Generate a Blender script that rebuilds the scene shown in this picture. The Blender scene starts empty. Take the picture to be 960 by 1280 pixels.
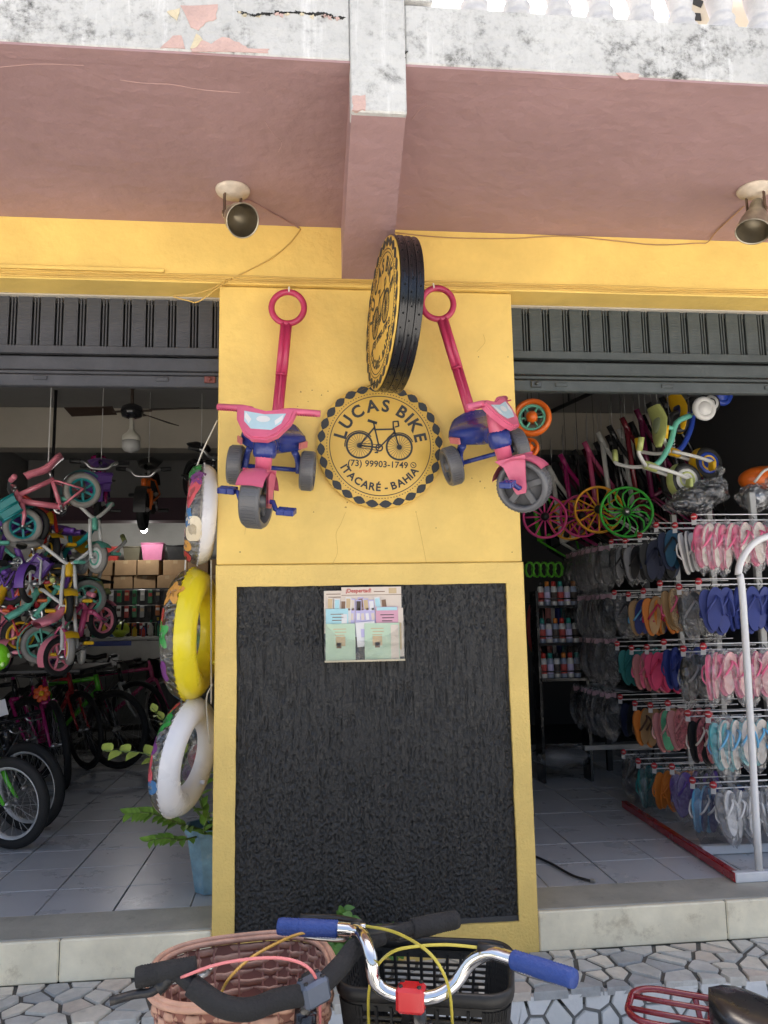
import bpy, math, random
from mathutils import Vector, Matrix, Euler
rnd = random.Random(7)
S = bpy.context.scene
COL = S.collection
PI = math.pi
rad = math.radians

# ------------------------------------------------------------------ camera, world, sun, exposure
CAMPOS = Vector((-.2988, -3.3444, 1.2117)); YAW, PITCH, ROLL, FPX = 6.0247, 7.8031, 1.034, 975.6
_y, _p, _r = rad(YAW), rad(PITCH), rad(ROLL)
FWD = Vector((math.sin(_y)*math.cos(_p), math.cos(_y)*math.cos(_p), math.sin(_p)))
_rt = Vector((math.cos(_y), -math.sin(_y), 0)); _up = _rt.cross(FWD)
RGT = _rt*math.cos(_r) - _up*math.sin(_r); UPV = _up*math.cos(_r) + _rt*math.sin(_r)
cd = bpy.data.cameras.new('camera'); co = bpy.data.objects.new('camera', cd); COL.objects.link(co)
m3 = Matrix((RGT, UPV, -FWD)).transposed()
co.matrix_world = Matrix.Translation(CAMPOS) @ m3.to_4x4()
cd.sensor_fit = 'VERTICAL'; cd.sensor_height = 24; cd.sensor_width = 18; cd.lens = 24*FPX/1280
cd.clip_start = .02; cd.clip_end = 600
S.camera = co
W = bpy.data.worlds.new('World'); S.world = W; W.use_nodes = True
SUN_EL, SUN_AZ = 67, 20            # azimuth measured from +Y (behind the building) towards +X
nt = W.node_tree; bg = nt.nodes['Background']; sky = nt.nodes.new('ShaderNodeTexSky')
sky.sky_type = 'NISHITA'; sky.sun_disc = False; sky.sun_elevation = rad(SUN_EL); sky.sun_rotation = rad(SUN_AZ)
sky.air_density = 1.0; sky.dust_density = 7; sky.ozone_density = .4
nt.links.new(sky.outputs[0], bg.inputs[0]); bg.inputs[1].default_value = .15
sd = bpy.data.lights.new('sun', 'SUN'); so = bpy.data.objects.new('sun', sd); COL.objects.link(so)
sd.energy = 5; sd.angle = rad(.5); sd.color = (1, .96, .9)
_d = Vector((math.sin(rad(SUN_AZ))*math.cos(rad(SUN_EL)), math.cos(rad(SUN_AZ))*math.cos(rad(SUN_EL)), math.sin(rad(SUN_EL))))
so.rotation_euler = _d.to_track_quat('Z', 'Y').to_euler(); so.location = (0, 6, 20)
S.view_settings.view_transform = 'Standard'; S.view_settings.look = 'None'
S.view_settings.exposure = 1.36; S.view_settings.gamma = 1
S.render.engine = 'CYCLES'; S.render.resolution_x = 768; S.render.resolution_y = 1024
S.cycles.max_bounces = 8; S.cycles.transparent_max_bounces = 16

def at(px, py, Y):                 # point of the plane at depth Y behind a place in the photograph (survey of the site)
    d = FWD + RGT*((px-480)/FPX) - UPV*((py-640)/FPX)
    return CAMPOS + d*((Y-CAMPOS.y)/d.y)
def atX(px, py, X):
    d = FWD + RGT*((px-480)/FPX) - UPV*((py-640)/FPX)
    return CAMPOS + d*((X-CAMPOS.x)/d.x)
def atZ(px, py, Z):
    d = FWD + RGT*((px-480)/FPX) - UPV*((py-640)/FPX)
    return CAMPOS + d*((Z-CAMPOS.z)/d.z)

# ------------------------------------------------------------------ materials
MATS = {}
def lin(h):
    if not isinstance(h, str): return tuple(h)
    v = [int(h[i:i+2], 16)/255 for i in (0, 2, 4)]
    return tuple(x/12.92 if x <= .04045 else ((x+.055)/1.055)**2.4 for x in v)
def M(name, c, rough=.5, metal=0, var=.12, vs=6, bump=.05, bs=40, coat=0, spec=.5, dirt=0, dcol=(.05, .04, .03), emit=0, bd=.02, world=False):
    if name in MATS: return MATS[name]
    m = bpy.data.materials.new(name); m.use_nodes = True; t = m.node_tree; N = t.nodes; L = t.links
    b = N['Principled BSDF']; c = lin(c)
    b.inputs['Metallic'].default_value = metal; b.inputs['Specular IOR Level'].default_value = spec
    if coat: b.inputs['Coat Weight'].default_value = coat; b.inputs['Coat Roughness'].default_value = .12
    tc = N.new('ShaderNodeTexCoord')
    if world:
        ge = N.new('ShaderNodeNewGeometry'); tco = ge.outputs['Position']
    else: tco = tc.outputs['Object']
    n = N.new('ShaderNodeTexNoise'); n.inputs['Scale'].default_value = vs; n.inputs['Detail'].default_value = 6; n.inputs['Roughness'].default_value = .62
    L.new(tco, n.inputs['Vector'])
    mr = N.new('ShaderNodeMapRange'); mr.inputs[1].default_value = .3; mr.inputs[2].default_value = .7
    mr.inputs[3].default_value = 1-var; mr.inputs[4].default_value = 1+var; L.new(n.outputs[0], mr.inputs[0])
    mx = N.new('ShaderNodeMix'); mx.data_type = 'RGBA'; mx.blend_type = 'MULTIPLY'; mx.inputs[0].default_value = 1
    mx.inputs[6].default_value = (*c, 1); L.new(mr.outputs[0], mx.inputs[7]); last = mx.outputs[2]
    if dirt:
        n2 = N.new('ShaderNodeTexNoise'); n2.inputs['Scale'].default_value = vs*1.7; n2.inputs['Detail'].default_value = 9; n2.inputs['Roughness'].default_value = .75
        L.new(tco, n2.inputs['Vector'])
        r2 = N.new('ShaderNodeMapRange'); r2.inputs[1].default_value = .56; r2.inputs[2].default_value = .74; r2.inputs[4].default_value = dirt
        L.new(n2.outputs[0], r2.inputs[0])
        m2 = N.new('ShaderNodeMix'); m2.data_type = 'RGBA'; m2.inputs[7].default_value = (*dcol, 1)
        L.new(r2.outputs[0], m2.inputs[0]); L.new(last, m2.inputs[6]); last = m2.outputs[2]
    L.new(last, b.inputs['Base Color'])
    rr = N.new('ShaderNodeMapRange'); rr.inputs[3].default_value = max(.02, rough-.08); rr.inputs[4].default_value = min(1, rough+.1)
    L.new(n.outputs[0], rr.inputs[0]); L.new(rr.outputs[0], b.inputs['Roughness'])
    if bump:
        nb = N.new('ShaderNodeTexNoise'); nb.inputs['Scale'].default_value = bs; nb.inputs['Detail'].default_value = 5
        L.new(tco, nb.inputs['Vector'])
        bp = N.new('ShaderNodeBump'); bp.inputs['Strength'].default_value = bump; bp.inputs['Distance'].default_value = bd
        L.new(nb.outputs[0], bp.inputs['Height']); L.new(bp.outputs[0], b.inputs['Normal'])
    if emit:
        b.inputs['Emission Color'].default_value = (1, 1, .95, 1); b.inputs['Emission Strength'].default_value = emit
    MATS[name] = m; return m
def plastic(n, c, rough=.35): return M('plastic_'+n, c, rough, var=.10, vs=9, bump=.05, bs=120, dirt=.22, dcol=(.16, .13, .1))
def paint(n, c): return M('gloss_paint_'+n, c, .25, var=.06, bump=.01, coat=.5)
def clear(name, tint=(1, 1, 1), gl=.12, rough=.12):
    if name in MATS: return MATS[name]
    m = bpy.data.materials.new(name); m.use_nodes = True; t = m.node_tree; N = t.nodes; L = t.links
    N.remove(N['Principled BSDF']); o = N['Material Output']
    tr = N.new('ShaderNodeBsdfTransparent'); tr.inputs[0].default_value = (*tint, 1)
    g = N.new('ShaderNodeBsdfGlossy'); g.inputs['Roughness'].default_value = rough; g.inputs[0].default_value = (.9, .9, .9, 1)
    lw = N.new('ShaderNodeLayerWeight'); lw.inputs[0].default_value = .25
    ad = N.new('ShaderNodeMath'); ad.operation = 'MULTIPLY_ADD'; ad.inputs[1].default_value = .5; ad.inputs[2].default_value = gl
    L.new(lw.outputs['Facing'], ad.inputs[0])
    tc = N.new('ShaderNodeTexCoord'); nb = N.new('ShaderNodeTexNoise'); nb.inputs['Scale'].default_value = 22; nb.inputs['Detail'].default_value = 4; nb.inputs['Distortion'].default_value = 1.5
    L.new(tc.outputs['Object'], nb.inputs['Vector'])
    bp = N.new('ShaderNodeBump'); bp.inputs['Strength'].default_value = .9; bp.inputs['Distance'].default_value = .03
    L.new(nb.outputs[0], bp.inputs['Height']); L.new(bp.outputs[0], g.inputs['Normal'])
    mx = N.new('ShaderNodeMixShader'); L.new(ad.outputs[0], mx.inputs[0]); L.new(tr.outputs[0], mx.inputs[1]); L.new(g.outputs[0], mx.inputs[2])
    L.new(mx.outputs[0], o.inputs[0]); MATS[name] = m; return m

# ------------------------------------------------------------------ mesh builder
class MB:
    def __init__(s): s.v = []; s.f = []; s.mi = []; s.sm = []; s.cur = 0; s.smooth = True
    def add(s, vs, fs):
        o = len(s.v); s.v += [tuple(v) for v in vs]
        for f in fs: s.f.append(tuple(i+o for i in f)); s.mi.append(s.cur); s.sm.append(s.smooth)
        return s
    def box(s, c, d, rot=None, bev=0):
        sm = s.smooth; s.smooth = False
        c = Vector(c); h = [x/2 for x in d]; R = rot.to_matrix() if isinstance(rot, Euler) else (rot if rot is not None else Matrix.Identity(3))
        if not bev:
            vs = [c + R @ Vector((x*h[0], y*h[1], z*h[2])) for x in (-1, 1) for y in (-1, 1) for z in (-1, 1)]
            s.add(vs, [(0, 1, 3, 2), (4, 6, 7, 5), (0, 4, 5, 1), (2, 3, 7, 6), (0, 2, 6, 4), (1, 5, 7, 3)])
        else:
            b = min(bev, min(h)*.9); vs = []; idx = {}
            for x in (-1, 1):
                for y in (-1, 1):
                    for z in (-1, 1):
                        for k in range(3):
                            p = [x*h[0], y*h[1], z*h[2]]
                            for j in range(3):
                                if j != k: p[j] -= (x, y, z)[j]*b
                            idx[(x, y, z, k)] = len(vs); vs.append(c + R @ Vector(p))
            fs = []
            for k in range(3):
                a, e = [(1, 2), (2, 0), (0, 1)][k]
                for sg in (-1, 1):
                    q = []
                    for (u, w) in ((-1, -1), (1, -1), (1, 1), (-1, 1)):
                        t = [0, 0, 0]; t[k] = sg; t[a] = u; t[e] = w; q.append(idx[(*t, k)])
                    fs.append(q if sg > 0 else q[::-1])
                for u in (-1, 1):
                    for w in (-1, 1):
                        t1 = [0]*3; t1[a] = u; t1[e] = w; t1[k] = -1; t2 = t1[:]; t2[k] = 1
                        q = [idx[(*t1, a)], idx[(*t2, a)], idx[(*t2, e)], idx[(*t1, e)]]
                        fs.append(q if u*w < 0 else q[::-1])
            for x in (-1, 1):
                for y in (-1, 1):
                    for z in (-1, 1):
                        q = [idx[(x, y, z, 0)], idx[(x, y, z, 1)], idx[(x, y, z, 2)]]
                        fs.append(q if x*y*z > 0 else q[::-1])
            s.add(vs, fs)
        s.smooth = sm; return s
    def tube(s, pts, r, n=8, closed=False, cap=True, sq=None, up=None):
        pts = [Vector(p) for p in pts]; k = len(pts)
        rs = r if isinstance(r, (list, tuple)) else [r]*k
        T = []
        for i in range(k):
            if closed: t = pts[(i+1) % k]-pts[i-1]
            else: t = pts[min(i+1, k-1)]-pts[max(i-1, 0)]
            T.append(t.normalized() if t.length > 1e-9 else Vector((0, 0, 1)))
        u = up if up is not None else (Vector((0, 0, 1)) if abs(T[0].z) < .9 else Vector((1, 0, 0)))
        u = Vector(u); u = (u - T[0]*u.dot(T[0])).normalized(); vs = []
        for i in range(k):
            u = (u - T[i]*u.dot(T[i])); u = u.normalized() if u.length > 1e-6 else T[i].orthogonal().normalized()
            w = T[i].cross(u)
            for j in range(n):
                a = 2*PI*j/n + (PI/4 if n == 4 else 0)
                e = sq or (1, 1)
                vs.append(pts[i] + (u*math.cos(a)*e[0] + w*math.sin(a)*e[1])*rs[i])
        fs = []
        for i in range(k if closed else k-1):
            for j in range(n):
                a = i*n+j; b = i*n+(j+1) % n; i2 = (i+1) % k
                fs.append((a, b, i2*n+(j+1) % n, i2*n+j))
        if cap and not closed:
            fs.append(tuple(range(n))[::-1]); fs.append(tuple((k-1)*n+j for j in range(n)))
        sm = s.smooth
        if n == 4: s.smooth = False
        s.add(vs, fs); s.smooth = sm; return s
    def lathe(s, prof, n=24, mat=None, cap=True):      # profile of (radius, z); mat places it
        mat = mat or Matrix.Identity(4); vs = []
        for (r, z) in prof:
            for j in range(n):
                a = 2*PI*j/n; vs.append(mat @ Vector((r*math.cos(a), r*math.sin(a), z)))
        fs = [(i*n+j, i*n+(j+1) % n, (i+1)*n+(j+1) % n, (i+1)*n+j) for i in range(len(prof)-1) for j in range(n)]
        if cap:
            if prof[0][0] > 1e-6: fs.append(tuple(range(n))[::-1])
            if prof[-1][0] > 1e-6: fs.append(tuple((len(prof)-1)*n+j for j in range(n)))
        return s.add(vs, fs)
    def torus(s, c, R, r, ax=(0, 1, 0), n=32, m=8, sq=(1, 1)):
        ax = Vector(ax).normalized(); u = ax.orthogonal().normalized(); w = ax.cross(u); c = Vector(c); vs = []
        for i in range(n):
            a = 2*PI*i/n; d = u*math.cos(a)+w*math.sin(a)
            for j in range(m):
                b = 2*PI*j/m; vs.append(c + d*(R + r*sq[0]*math.cos(b)) + ax*(r*sq[1]*math.sin(b)))
        return s.add(vs, [(i*m+j, ((i+1) % n)*m+j, ((i+1) % n)*m+(j+1) % m, i*m+(j+1) % m) for i in range(n) for j in range(m)])
    def prism(s, poly, z0, z1, mat=None):              # polygon in xy, extruded in z
        sm = s.smooth; s.smooth = False
        mat = mat or Matrix.Identity(4); n = len(poly)
        vs = [mat @ Vector((x, y, z0)) for x, y in poly] + [mat @ Vector((x, y, z1)) for x, y in poly]
        s.add(vs, [tuple(range(n))[::-1], tuple(range(n, 2*n))] + [(i, (i+1) % n, n+(i+1) % n, n+i) for i in range(n)])
        s.smooth = sm; return s
    def ball(s, c, r, n=16, m=10, R=None, f=None):
        c = Vector(c); r = r if isinstance(r, (list, tuple)) else (r, r, r); vs = []; R = R or Matrix.Identity(3)
        for i in range(m+1):
            t = PI*i/m
            for j in range(n):
                a = 2*PI*j/n; p = Vector((math.sin(t)*math.cos(a), math.sin(t)*math.sin(a), math.cos(t)))
                k = f(p) if f else 1
                vs.append(c + R @ Vector((p.x*r[0]*k, p.y*r[1]*k, p.z*r[2]*k)))
        return s.add(vs, [(i*n+j, (i+1)*n+j, (i+1)*n+(j+1) % n, i*n+(j+1) % n) for i in range(m) for j in range(n)])
    def crumple(s, amt, seed=1):                        # facet the shape like creased film
        r = random.Random(seed); s.v = [tuple(c+r.uniform(-amt, amt) for c in v) for v in s.v]; s.sm = [False]*len(s.sm); return s
    def grid(s, rows):                                  # list of equally long point rows
        n = len(rows[0]); vs = [p for r in rows for p in r]
        return s.add(vs, [(i*n+j, i*n+j+1, (i+1)*n+j+1, (i+1)*n+j) for i in range(len(rows)-1) for j in range(n-1)])
    def mesh(s, name, mats):
        me = bpy.data.meshes.new(name); me.from_pydata(s.v, [], s.f)
        for m in (mats if isinstance(mats, (list, tuple)) else [mats]): me.materials.append(m)
        me.polygons.foreach_set('material_index', s.mi); me.polygons.foreach_set('use_smooth', s.sm)
        me.validate(); me.update(); return me
    def obj(s, name, mats, parent=None, **kw): return link(name, s.mesh(name, mats), parent, **kw)
def link(name, me, parent=None, mat=None, label=None, cat=None, group=None, kind=None):
    o = bpy.data.objects.new(name, me); COL.objects.link(o)
    if parent is not None: o.parent = parent
    if mat is not None:
        if parent is not None: o.matrix_local = mat
        else: o.matrix_world = mat
    if label: o['label'] = label
    if cat: o['category'] = cat
    if group: o['group'] = group
    if kind: o['kind'] = kind
    return o
def thing(name, label, cat, mat=None, group=None): return link(name, None, None, mat, label, cat, group)
def kids(o): return [x for x in COL.objects if x.parent == o]
def dup(root, mat, label=None, group=None):
    def cp(o, par):
        c = o.copy(); COL.objects.link(c)
        if par is not None: c.parent = par
        for ch in CH.get(o.name, ()): cp(ch, c)
        return c
    CH = {}
    for x in COL.objects:
        if x.parent: CH.setdefault(x.parent.name, []).append(x)
    c = cp(root, None); c.matrix_world = mat
    if label: c['label'] = label
    if group: c['group'] = group
    return c
def TR(x, y=None, z=None): return Matrix.Translation(Vector(x) if y is None else Vector((x, y, z)))
def RX(a): return Matrix.Rotation(rad(a), 4, 'X')
def RY(a): return Matrix.Rotation(rad(a), 4, 'Y')
def RZ(a): return Matrix.Rotation(rad(a), 4, 'Z')
def frame_to(origin, x, z):                            # matrix whose local x looks along x, z as near as can be to z
    x = Vector(x).normalized(); z = Vector(z); y = z.cross(x).normalized(); z = x.cross(y)
    return Matrix.Translation(Vector(origin)) @ Matrix((x, y, z)).transposed().to_4x4()
def bez(pts, n=24):                                    # Catmull-Rom through points
    P = [Vector(p) for p in pts]; P = [P[0]*2-P[1]] + P + [P[-1]*2-P[-2]]; out = []; k = len(P)-3
    for i in range(k):
        for j in range(max(2, n//k)):
            t = j/max(2, n//k); a, b, c, d = P[i:i+4]
            out.append(.5*((2*b) + (c-a)*t + (2*a-5*b+4*c-d)*t*t + (3*b-a-3*c+d)*t**3))
    out.append(P[-2]); return out
_dg = None
def text_mesh(body, size, extrude=.0006, bold=.0):
    cu = bpy.data.curves.new('t', 'FONT'); cu.body = body; cu.size = size; cu.extrude = extrude; cu.offset = bold; cu.resolution_u = 3
    o = bpy.data.objects.new('t', cu); COL.objects.link(o)
    dg = bpy.context.evaluated_depsgraph_get(); me = bpy.data.meshes.new_from_object(o.evaluated_get(dg))
    bpy.data.objects.remove(o); bpy.data.curves.remove(cu); return me
def text_into(mb, body, size, mat, center=True, **kw):
    me = text_mesh(body, size, **kw); xs = [v.co.x for v in me.vertices] or [0]
    dx = -(min(xs)+max(xs))/2 if center else 0
    sm = mb.smooth; mb.smooth = False
    mb.add([mat @ Vector((v.co.x+dx, v.co.y, v.co.z)) for v in me.vertices], [tuple(p.vertices) for p in me.polygons]); mb.smooth = sm
    w = max(xs)-min(xs); bpy.data.meshes.remove(me); return w
# ------------------------------------------------------------------ wall materials of the place
def weathered():                                       # old white limewash with black mould and streaks
    m = M('weathered_limewash', (.50, .50, .485), .85, var=.12, vs=3, bump=.35, bs=35, dirt=0)
    t = m.node_tree; N = t.nodes; L = t.links; b = N['Principled BSDF']; tc = N.new('ShaderNodeTexCoord')
    src = b.inputs['Base Color'].links[0].from_socket
    def mask(scale, lo, hi, stretch=(1, 1, 1), det=9, amt=1):
        mp = N.new('ShaderNodeMapping'); mp.inputs['Scale'].default_value = stretch; L.new(tc.outputs['Object'], mp.inputs[0])
        n = N.new('ShaderNodeTexNoise'); n.inputs['Scale'].default_value = scale; n.inputs['Detail'].default_value = det; n.inputs['Roughness'].default_value = .75
        L.new(mp.outputs[0], n.inputs['Vector']); r = N.new('ShaderNodeMapRange'); r.inputs[1].default_value = lo; r.inputs[2].default_value = hi; r.inputs[4].default_value = amt
        L.new(n.outputs[0], r.inputs[0]); return r.outputs[0]
    def over(s, fac, col):
        x = N.new('ShaderNodeMix'); x.data_type = 'RGBA'; x.inputs[7].default_value = (*col, 1); L.new(fac, x.inputs[0]); L.new(s, x.inputs[6]); return x.outputs[2]
    s = over(src, mask(40, .5, .7, amt=.55), (.3, .3, .29))              # grey grain
    s = over(s, mask(2.2, .5, .66, (1, 1, .35), amt=.5), (.36, .36, .35))  # grey drifts
    s = over(s, mask(7, .55, .7, (1.6, 1, .12), amt=.75), (.74, .74, .73)) # pale run marks
    mu = N.new('ShaderNodeMath'); mu.operation = 'MULTIPLY'
    L.new(mask(2.3, .50, .62), mu.inputs[0]); L.new(mask(20, .42, .60), mu.inputs[1])
    s = over(s, mu.outputs[0], (.045, .045, .04))
    L.new(s, b.inputs['Base Color']); return m
def roughcast():
    m = M('black_roughcast', (.016, .0156, .0152), .33, var=.25, vs=5, bump=0, spec=.5)
    t = m.node_tree; N = t.nodes; L = t.links; b = N['Principled BSDF']; tc = N.new('ShaderNodeTexCoord')
    mp = N.new('ShaderNodeMapping'); mp.inputs['Scale'].default_value = (1, 1, .7); L.new(tc.outputs['Object'], mp.inputs[0])
    n = N.new('ShaderNodeTexNoise'); n.inputs['Scale'].default_value = 95; n.inputs['Detail'].default_value = 4; n.inputs['Roughness'].default_value = .6; n.inputs['Distortion'].default_value = .6
    L.new(mp.outputs[0], n.inputs['Vector'])
    r = N.new('ShaderNodeMapRange'); r.inputs[1].default_value = .40; r.inputs[2].default_value = .60; L.new(n.outputs[0], r.inputs[0])
    mp2 = N.new('ShaderNodeMapping'); mp2.inputs['Scale'].default_value = (1, 1, .12); L.new(tc.outputs['Object'], mp2.inputs[0])
    n2 = N.new('ShaderNodeTexNoise'); n2.inputs['Scale'].default_value = 48; n2.inputs['Detail'].default_value = 4; L.new(mp2.outputs[0], n2.inputs['Vector'])
    r2 = N.new('ShaderNodeMapRange'); r2.inputs[1].default_value = .42; r2.inputs[2].default_value = .58; L.new(n2.outputs[0], r2.inputs[0])
    a = N.new('ShaderNodeMath'); a.operation = 'MULTIPLY_ADD'; a.inputs[1].default_value = .45; L.new(r2.outputs[0], a.inputs[0]); L.new(r.outputs[0], a.inputs[2])
    bp = N.new('ShaderNodeBump'); bp.inputs['Strength'].default_value = 1; bp.inputs['Distance'].default_value = .0018
    L.new(a.outputs[0], bp.inputs['Height']); L.new(bp.outputs[0], b.inputs['Normal']); return m
YEL = M('yellow_wall_paint', (.77, .535, .145), .5, var=.13, vs=2.5, bump=.35, bs=26, dirt=.22, dcol=(.45, .25, .06), bd=.01)
YEL2 = M('yellow_frame_paint', (.77, .54, .155), .5, var=.10, vs=3, bump=.5, bs=90, dirt=.15, dcol=(.4, .24, .07), bd=.008)
MAU = M('mauve_ceiling_paint', (.345, .218, .218), .6, var=.10, vs=1.6, bump=.5, bs=11, dirt=.28, dcol=(.46, .30, .27), bd=.02)
WHT = weathered(); BLK = roughcast()
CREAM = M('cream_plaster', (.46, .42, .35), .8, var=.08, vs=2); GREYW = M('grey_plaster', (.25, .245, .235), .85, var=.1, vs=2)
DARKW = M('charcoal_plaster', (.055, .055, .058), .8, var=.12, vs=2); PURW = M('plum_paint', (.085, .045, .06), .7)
PALEW = M('pale_plaster', (.40, .40, .38), .85, var=.08)
TILE = M('white_ceramic_tile', (.50, .505, .51), .28, var=.06, vs=4, bump=.04, bs=12, dirt=.04, dcol=(.3, .3, .3), world=True)
GROUT = M('dark_grout', (.06, .06, .06), .9)
THR = M('grey_threshold_stone', (.42, .40, .33), .5, var=.22, vs=4, bump=.12, bs=40, dirt=.6, dcol=(.14, .12, .085))
MARB = M('cream_marble', (.84, .76, .56), .45, var=.20, vs=3.2, bump=.15, bs=20, dirt=.75, dcol=(.36, .27, .15), world=True)
STONE = [M('paving_stone_'+n, c, .7, var=.18, vs=11, bump=.25, bs=50, dirt=.35, dcol=(.16, .15, .13), world=True) for n, c in (('pale', (.64, .60, .51)), ('grey', (.56, .54, .48)), ('blue_grey', (.40, .40, .38)), ('warm', (.62, .54, .44)), ('cream', (.70, .64, .52)))]
WSTONE = [M('white_mosaic_stone_'+n, c, .55, var=.06, vs=12, bump=.12, bs=50, dirt=.2, dcol=(.4, .4, .36), world=True) for n, c in (('a', (.80, .79, .75)), ('b', (.72, .71, .67)), ('c', (.74, .73, .68)))]
MORT = M('dark_mortar', (.12, .115, .10), .95, bump=.4, bs=60)
MORT2 = M('grey_mortar', (.22, .215, .2), .95, bump=.4, bs=60)
STREET = M('street_concrete', (.46, .45, .42), .9, var=.15, vs=.6, bump=.2, bs=20)

# ------------------------------------------------------------------ ground
NOSE = -.345; ZB = -.155; ZS = -.30
MB().box((0, -100.6, ZS-.2), (400, 199, .4)).obj('street', STREET, kind='structure')
MB().box((0, (NOSE-1.1)/2-.0, ZS-.099), (30, 1.1+NOSE-.02+.0, .2)).obj('sidewalk', STREET, kind='structure')
pave = MB().box((0, (NOSE+.02)/2+.012, ZB-.126), (9, -NOSE-.03, .24)).obj('pavement', MORT, kind='structure')
def voronoi(w, h, nx, ny, jit=.48):
    pts = []
    for j in range(ny):
        for i in range(nx):
            pts.append(((i+.5+rnd.uniform(-jit, jit)+(.25 if j % 2 else -.25))*w/nx, (j+.5+rnd.uniform(-jit, jit))*h/ny))
    cells = []
    for (x, y) in pts:
        poly = [(0, 0), (w, 0), (w, h), (0, h)]
        for (a, b) in pts:
            if (a, b) == (x, y) or abs(a-x) > 3.2*w/nx: continue
            mx_, my_ = (a+x)/2, (b+y)/2; nx_, ny_ = a-x, b-y; out = []
            for k in range(len(poly)):
                p, q = poly[k], poly[(k+1) % len(poly)]
                dp = (p[0]-mx_)*nx_+(p[1]-my_)*ny_; dq = (q[0]-mx_)*nx_+(q[1]-my_)*ny_
                if dp <= 0: out.append(p)
                if dp*dq < 0: t = dp/(dp-dq); out.append((p[0]+(q[0]-p[0])*t, p[1]+(q[1]-p[1])*t))
            poly = out
            if len(poly) < 3: break
        if len(poly) >= 3: cells.append(poly)
    return cells
def inset(poly, g):
    cx = sum(p[0] for p in poly)/len(poly); cy = sum(p[1] for p in poly)/len(poly); out = []; n = len(poly)
    for k in range(n):                                  # shift every edge inwards, intersect neighbours
        a, b, c = poly[k-1], poly[k], poly[(k+1) % n]
        e1 = Vector((b[0]-a[0], b[1]-a[1])); e2 = Vector((c[0]-b[0], c[1]-b[1]))
        if e1.length < 1e-5 or e2.length < 1e-5: continue
        n1 = Vector((-e1.y, e1.x)).normalized(); n2 = Vector((-e2.y, e2.x)).normalized()
        bi = n1+n2
        if bi.length < 1e-4: continue
        bi /= max(.35, bi.dot(n1)); out.append((b[0]+bi.x*g, b[1]+bi.y*g))
    return out
def area(p): return .5*sum(p[i][0]*p[(i+1) % len(p)][1]-p[(i+1) % len(p)][0]*p[i][1] for i in range(len(p)))
def stones(w, h, nx, ny, gap, name, parent, place, mats, thick=.016):
    for c in voronoi(w, h, nx, ny):
        g = inset(c, gap*rnd.uniform(.7, 1.5))
        if len(g) < 3 or area(g) < .0007: continue
        cx = sum(p[0] for p in g)/len(g); cy = sum(p[1] for p in g)/len(g)
        lo = [(x-cx, y-cy) for x, y in g]; b = MB(); t = thick+rnd.uniform(-.003, .003); k = len(lo)
        q = [(x*.965, y*.965) for x, y in lo]; b.smooth = False
        b.add([(x, y, -.02) for x, y in lo]+[(x, y, t-.005) for x, y in lo]+[(x, y, t) for x, y in q],
              [tuple(range(2*k, 3*k))]+[(i, (i+1) % k, k+(i+1) % k, k+i) for i in range(k)]+[(k+i, k+(i+1) % k, 2*k+(i+1) % k, 2*k+i) for i in range(k)])
        b.obj(name, rnd.choice(mats), parent, mat=place(cx, cy) @ RX(rnd.uniform(-1, 1)) @ RY(rnd.uniform(-1, 1)))
stones(3.9, -NOSE-.004, 38, 4, .0072, 'paving_stone', pave, lambda x, y: TR(x-1.9, NOSE+y, ZB-.008), STONE+STONE[:2], .010)
kerb = MB().box((0, NOSE+.11, (ZB+ZS)/2-.035), (9, .18, ZB-ZS-.05)).obj('kerb', MORT2, kind='structure')
stones(3.9, .135, 36, 2, .0055, 'mosaic_stone', kerb, lambda x, y: TR(x-1.9, NOSE+.018, ZS+.0+y) @ RX(90), WSTONE, .01)

floor = MB().box((0, 3.45, -.07), (6.8, 6.9, .12)).obj('floor', GROUT, kind='structure')
TS = .322; tb = MB().box((0, 0, -.006), (TS-.006, TS-.006, .012), bev=.0015).mesh('floor_tile', TILE)
for side in (-1, 1):
    x0 = -1.107 if side < 0 else 1.122
    for i in range(-2, 8):
        cx = x0 + side*(i+.5)*TS
        if abs(cx) < .55: continue
        for j in range(14 if side < 0 else 12):
            link('floor_tile', tb, floor, TR(cx+rnd.uniform(-.001, .001), .282+(j+.5)*TS, rnd.uniform(-.0008, .0008)))

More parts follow.
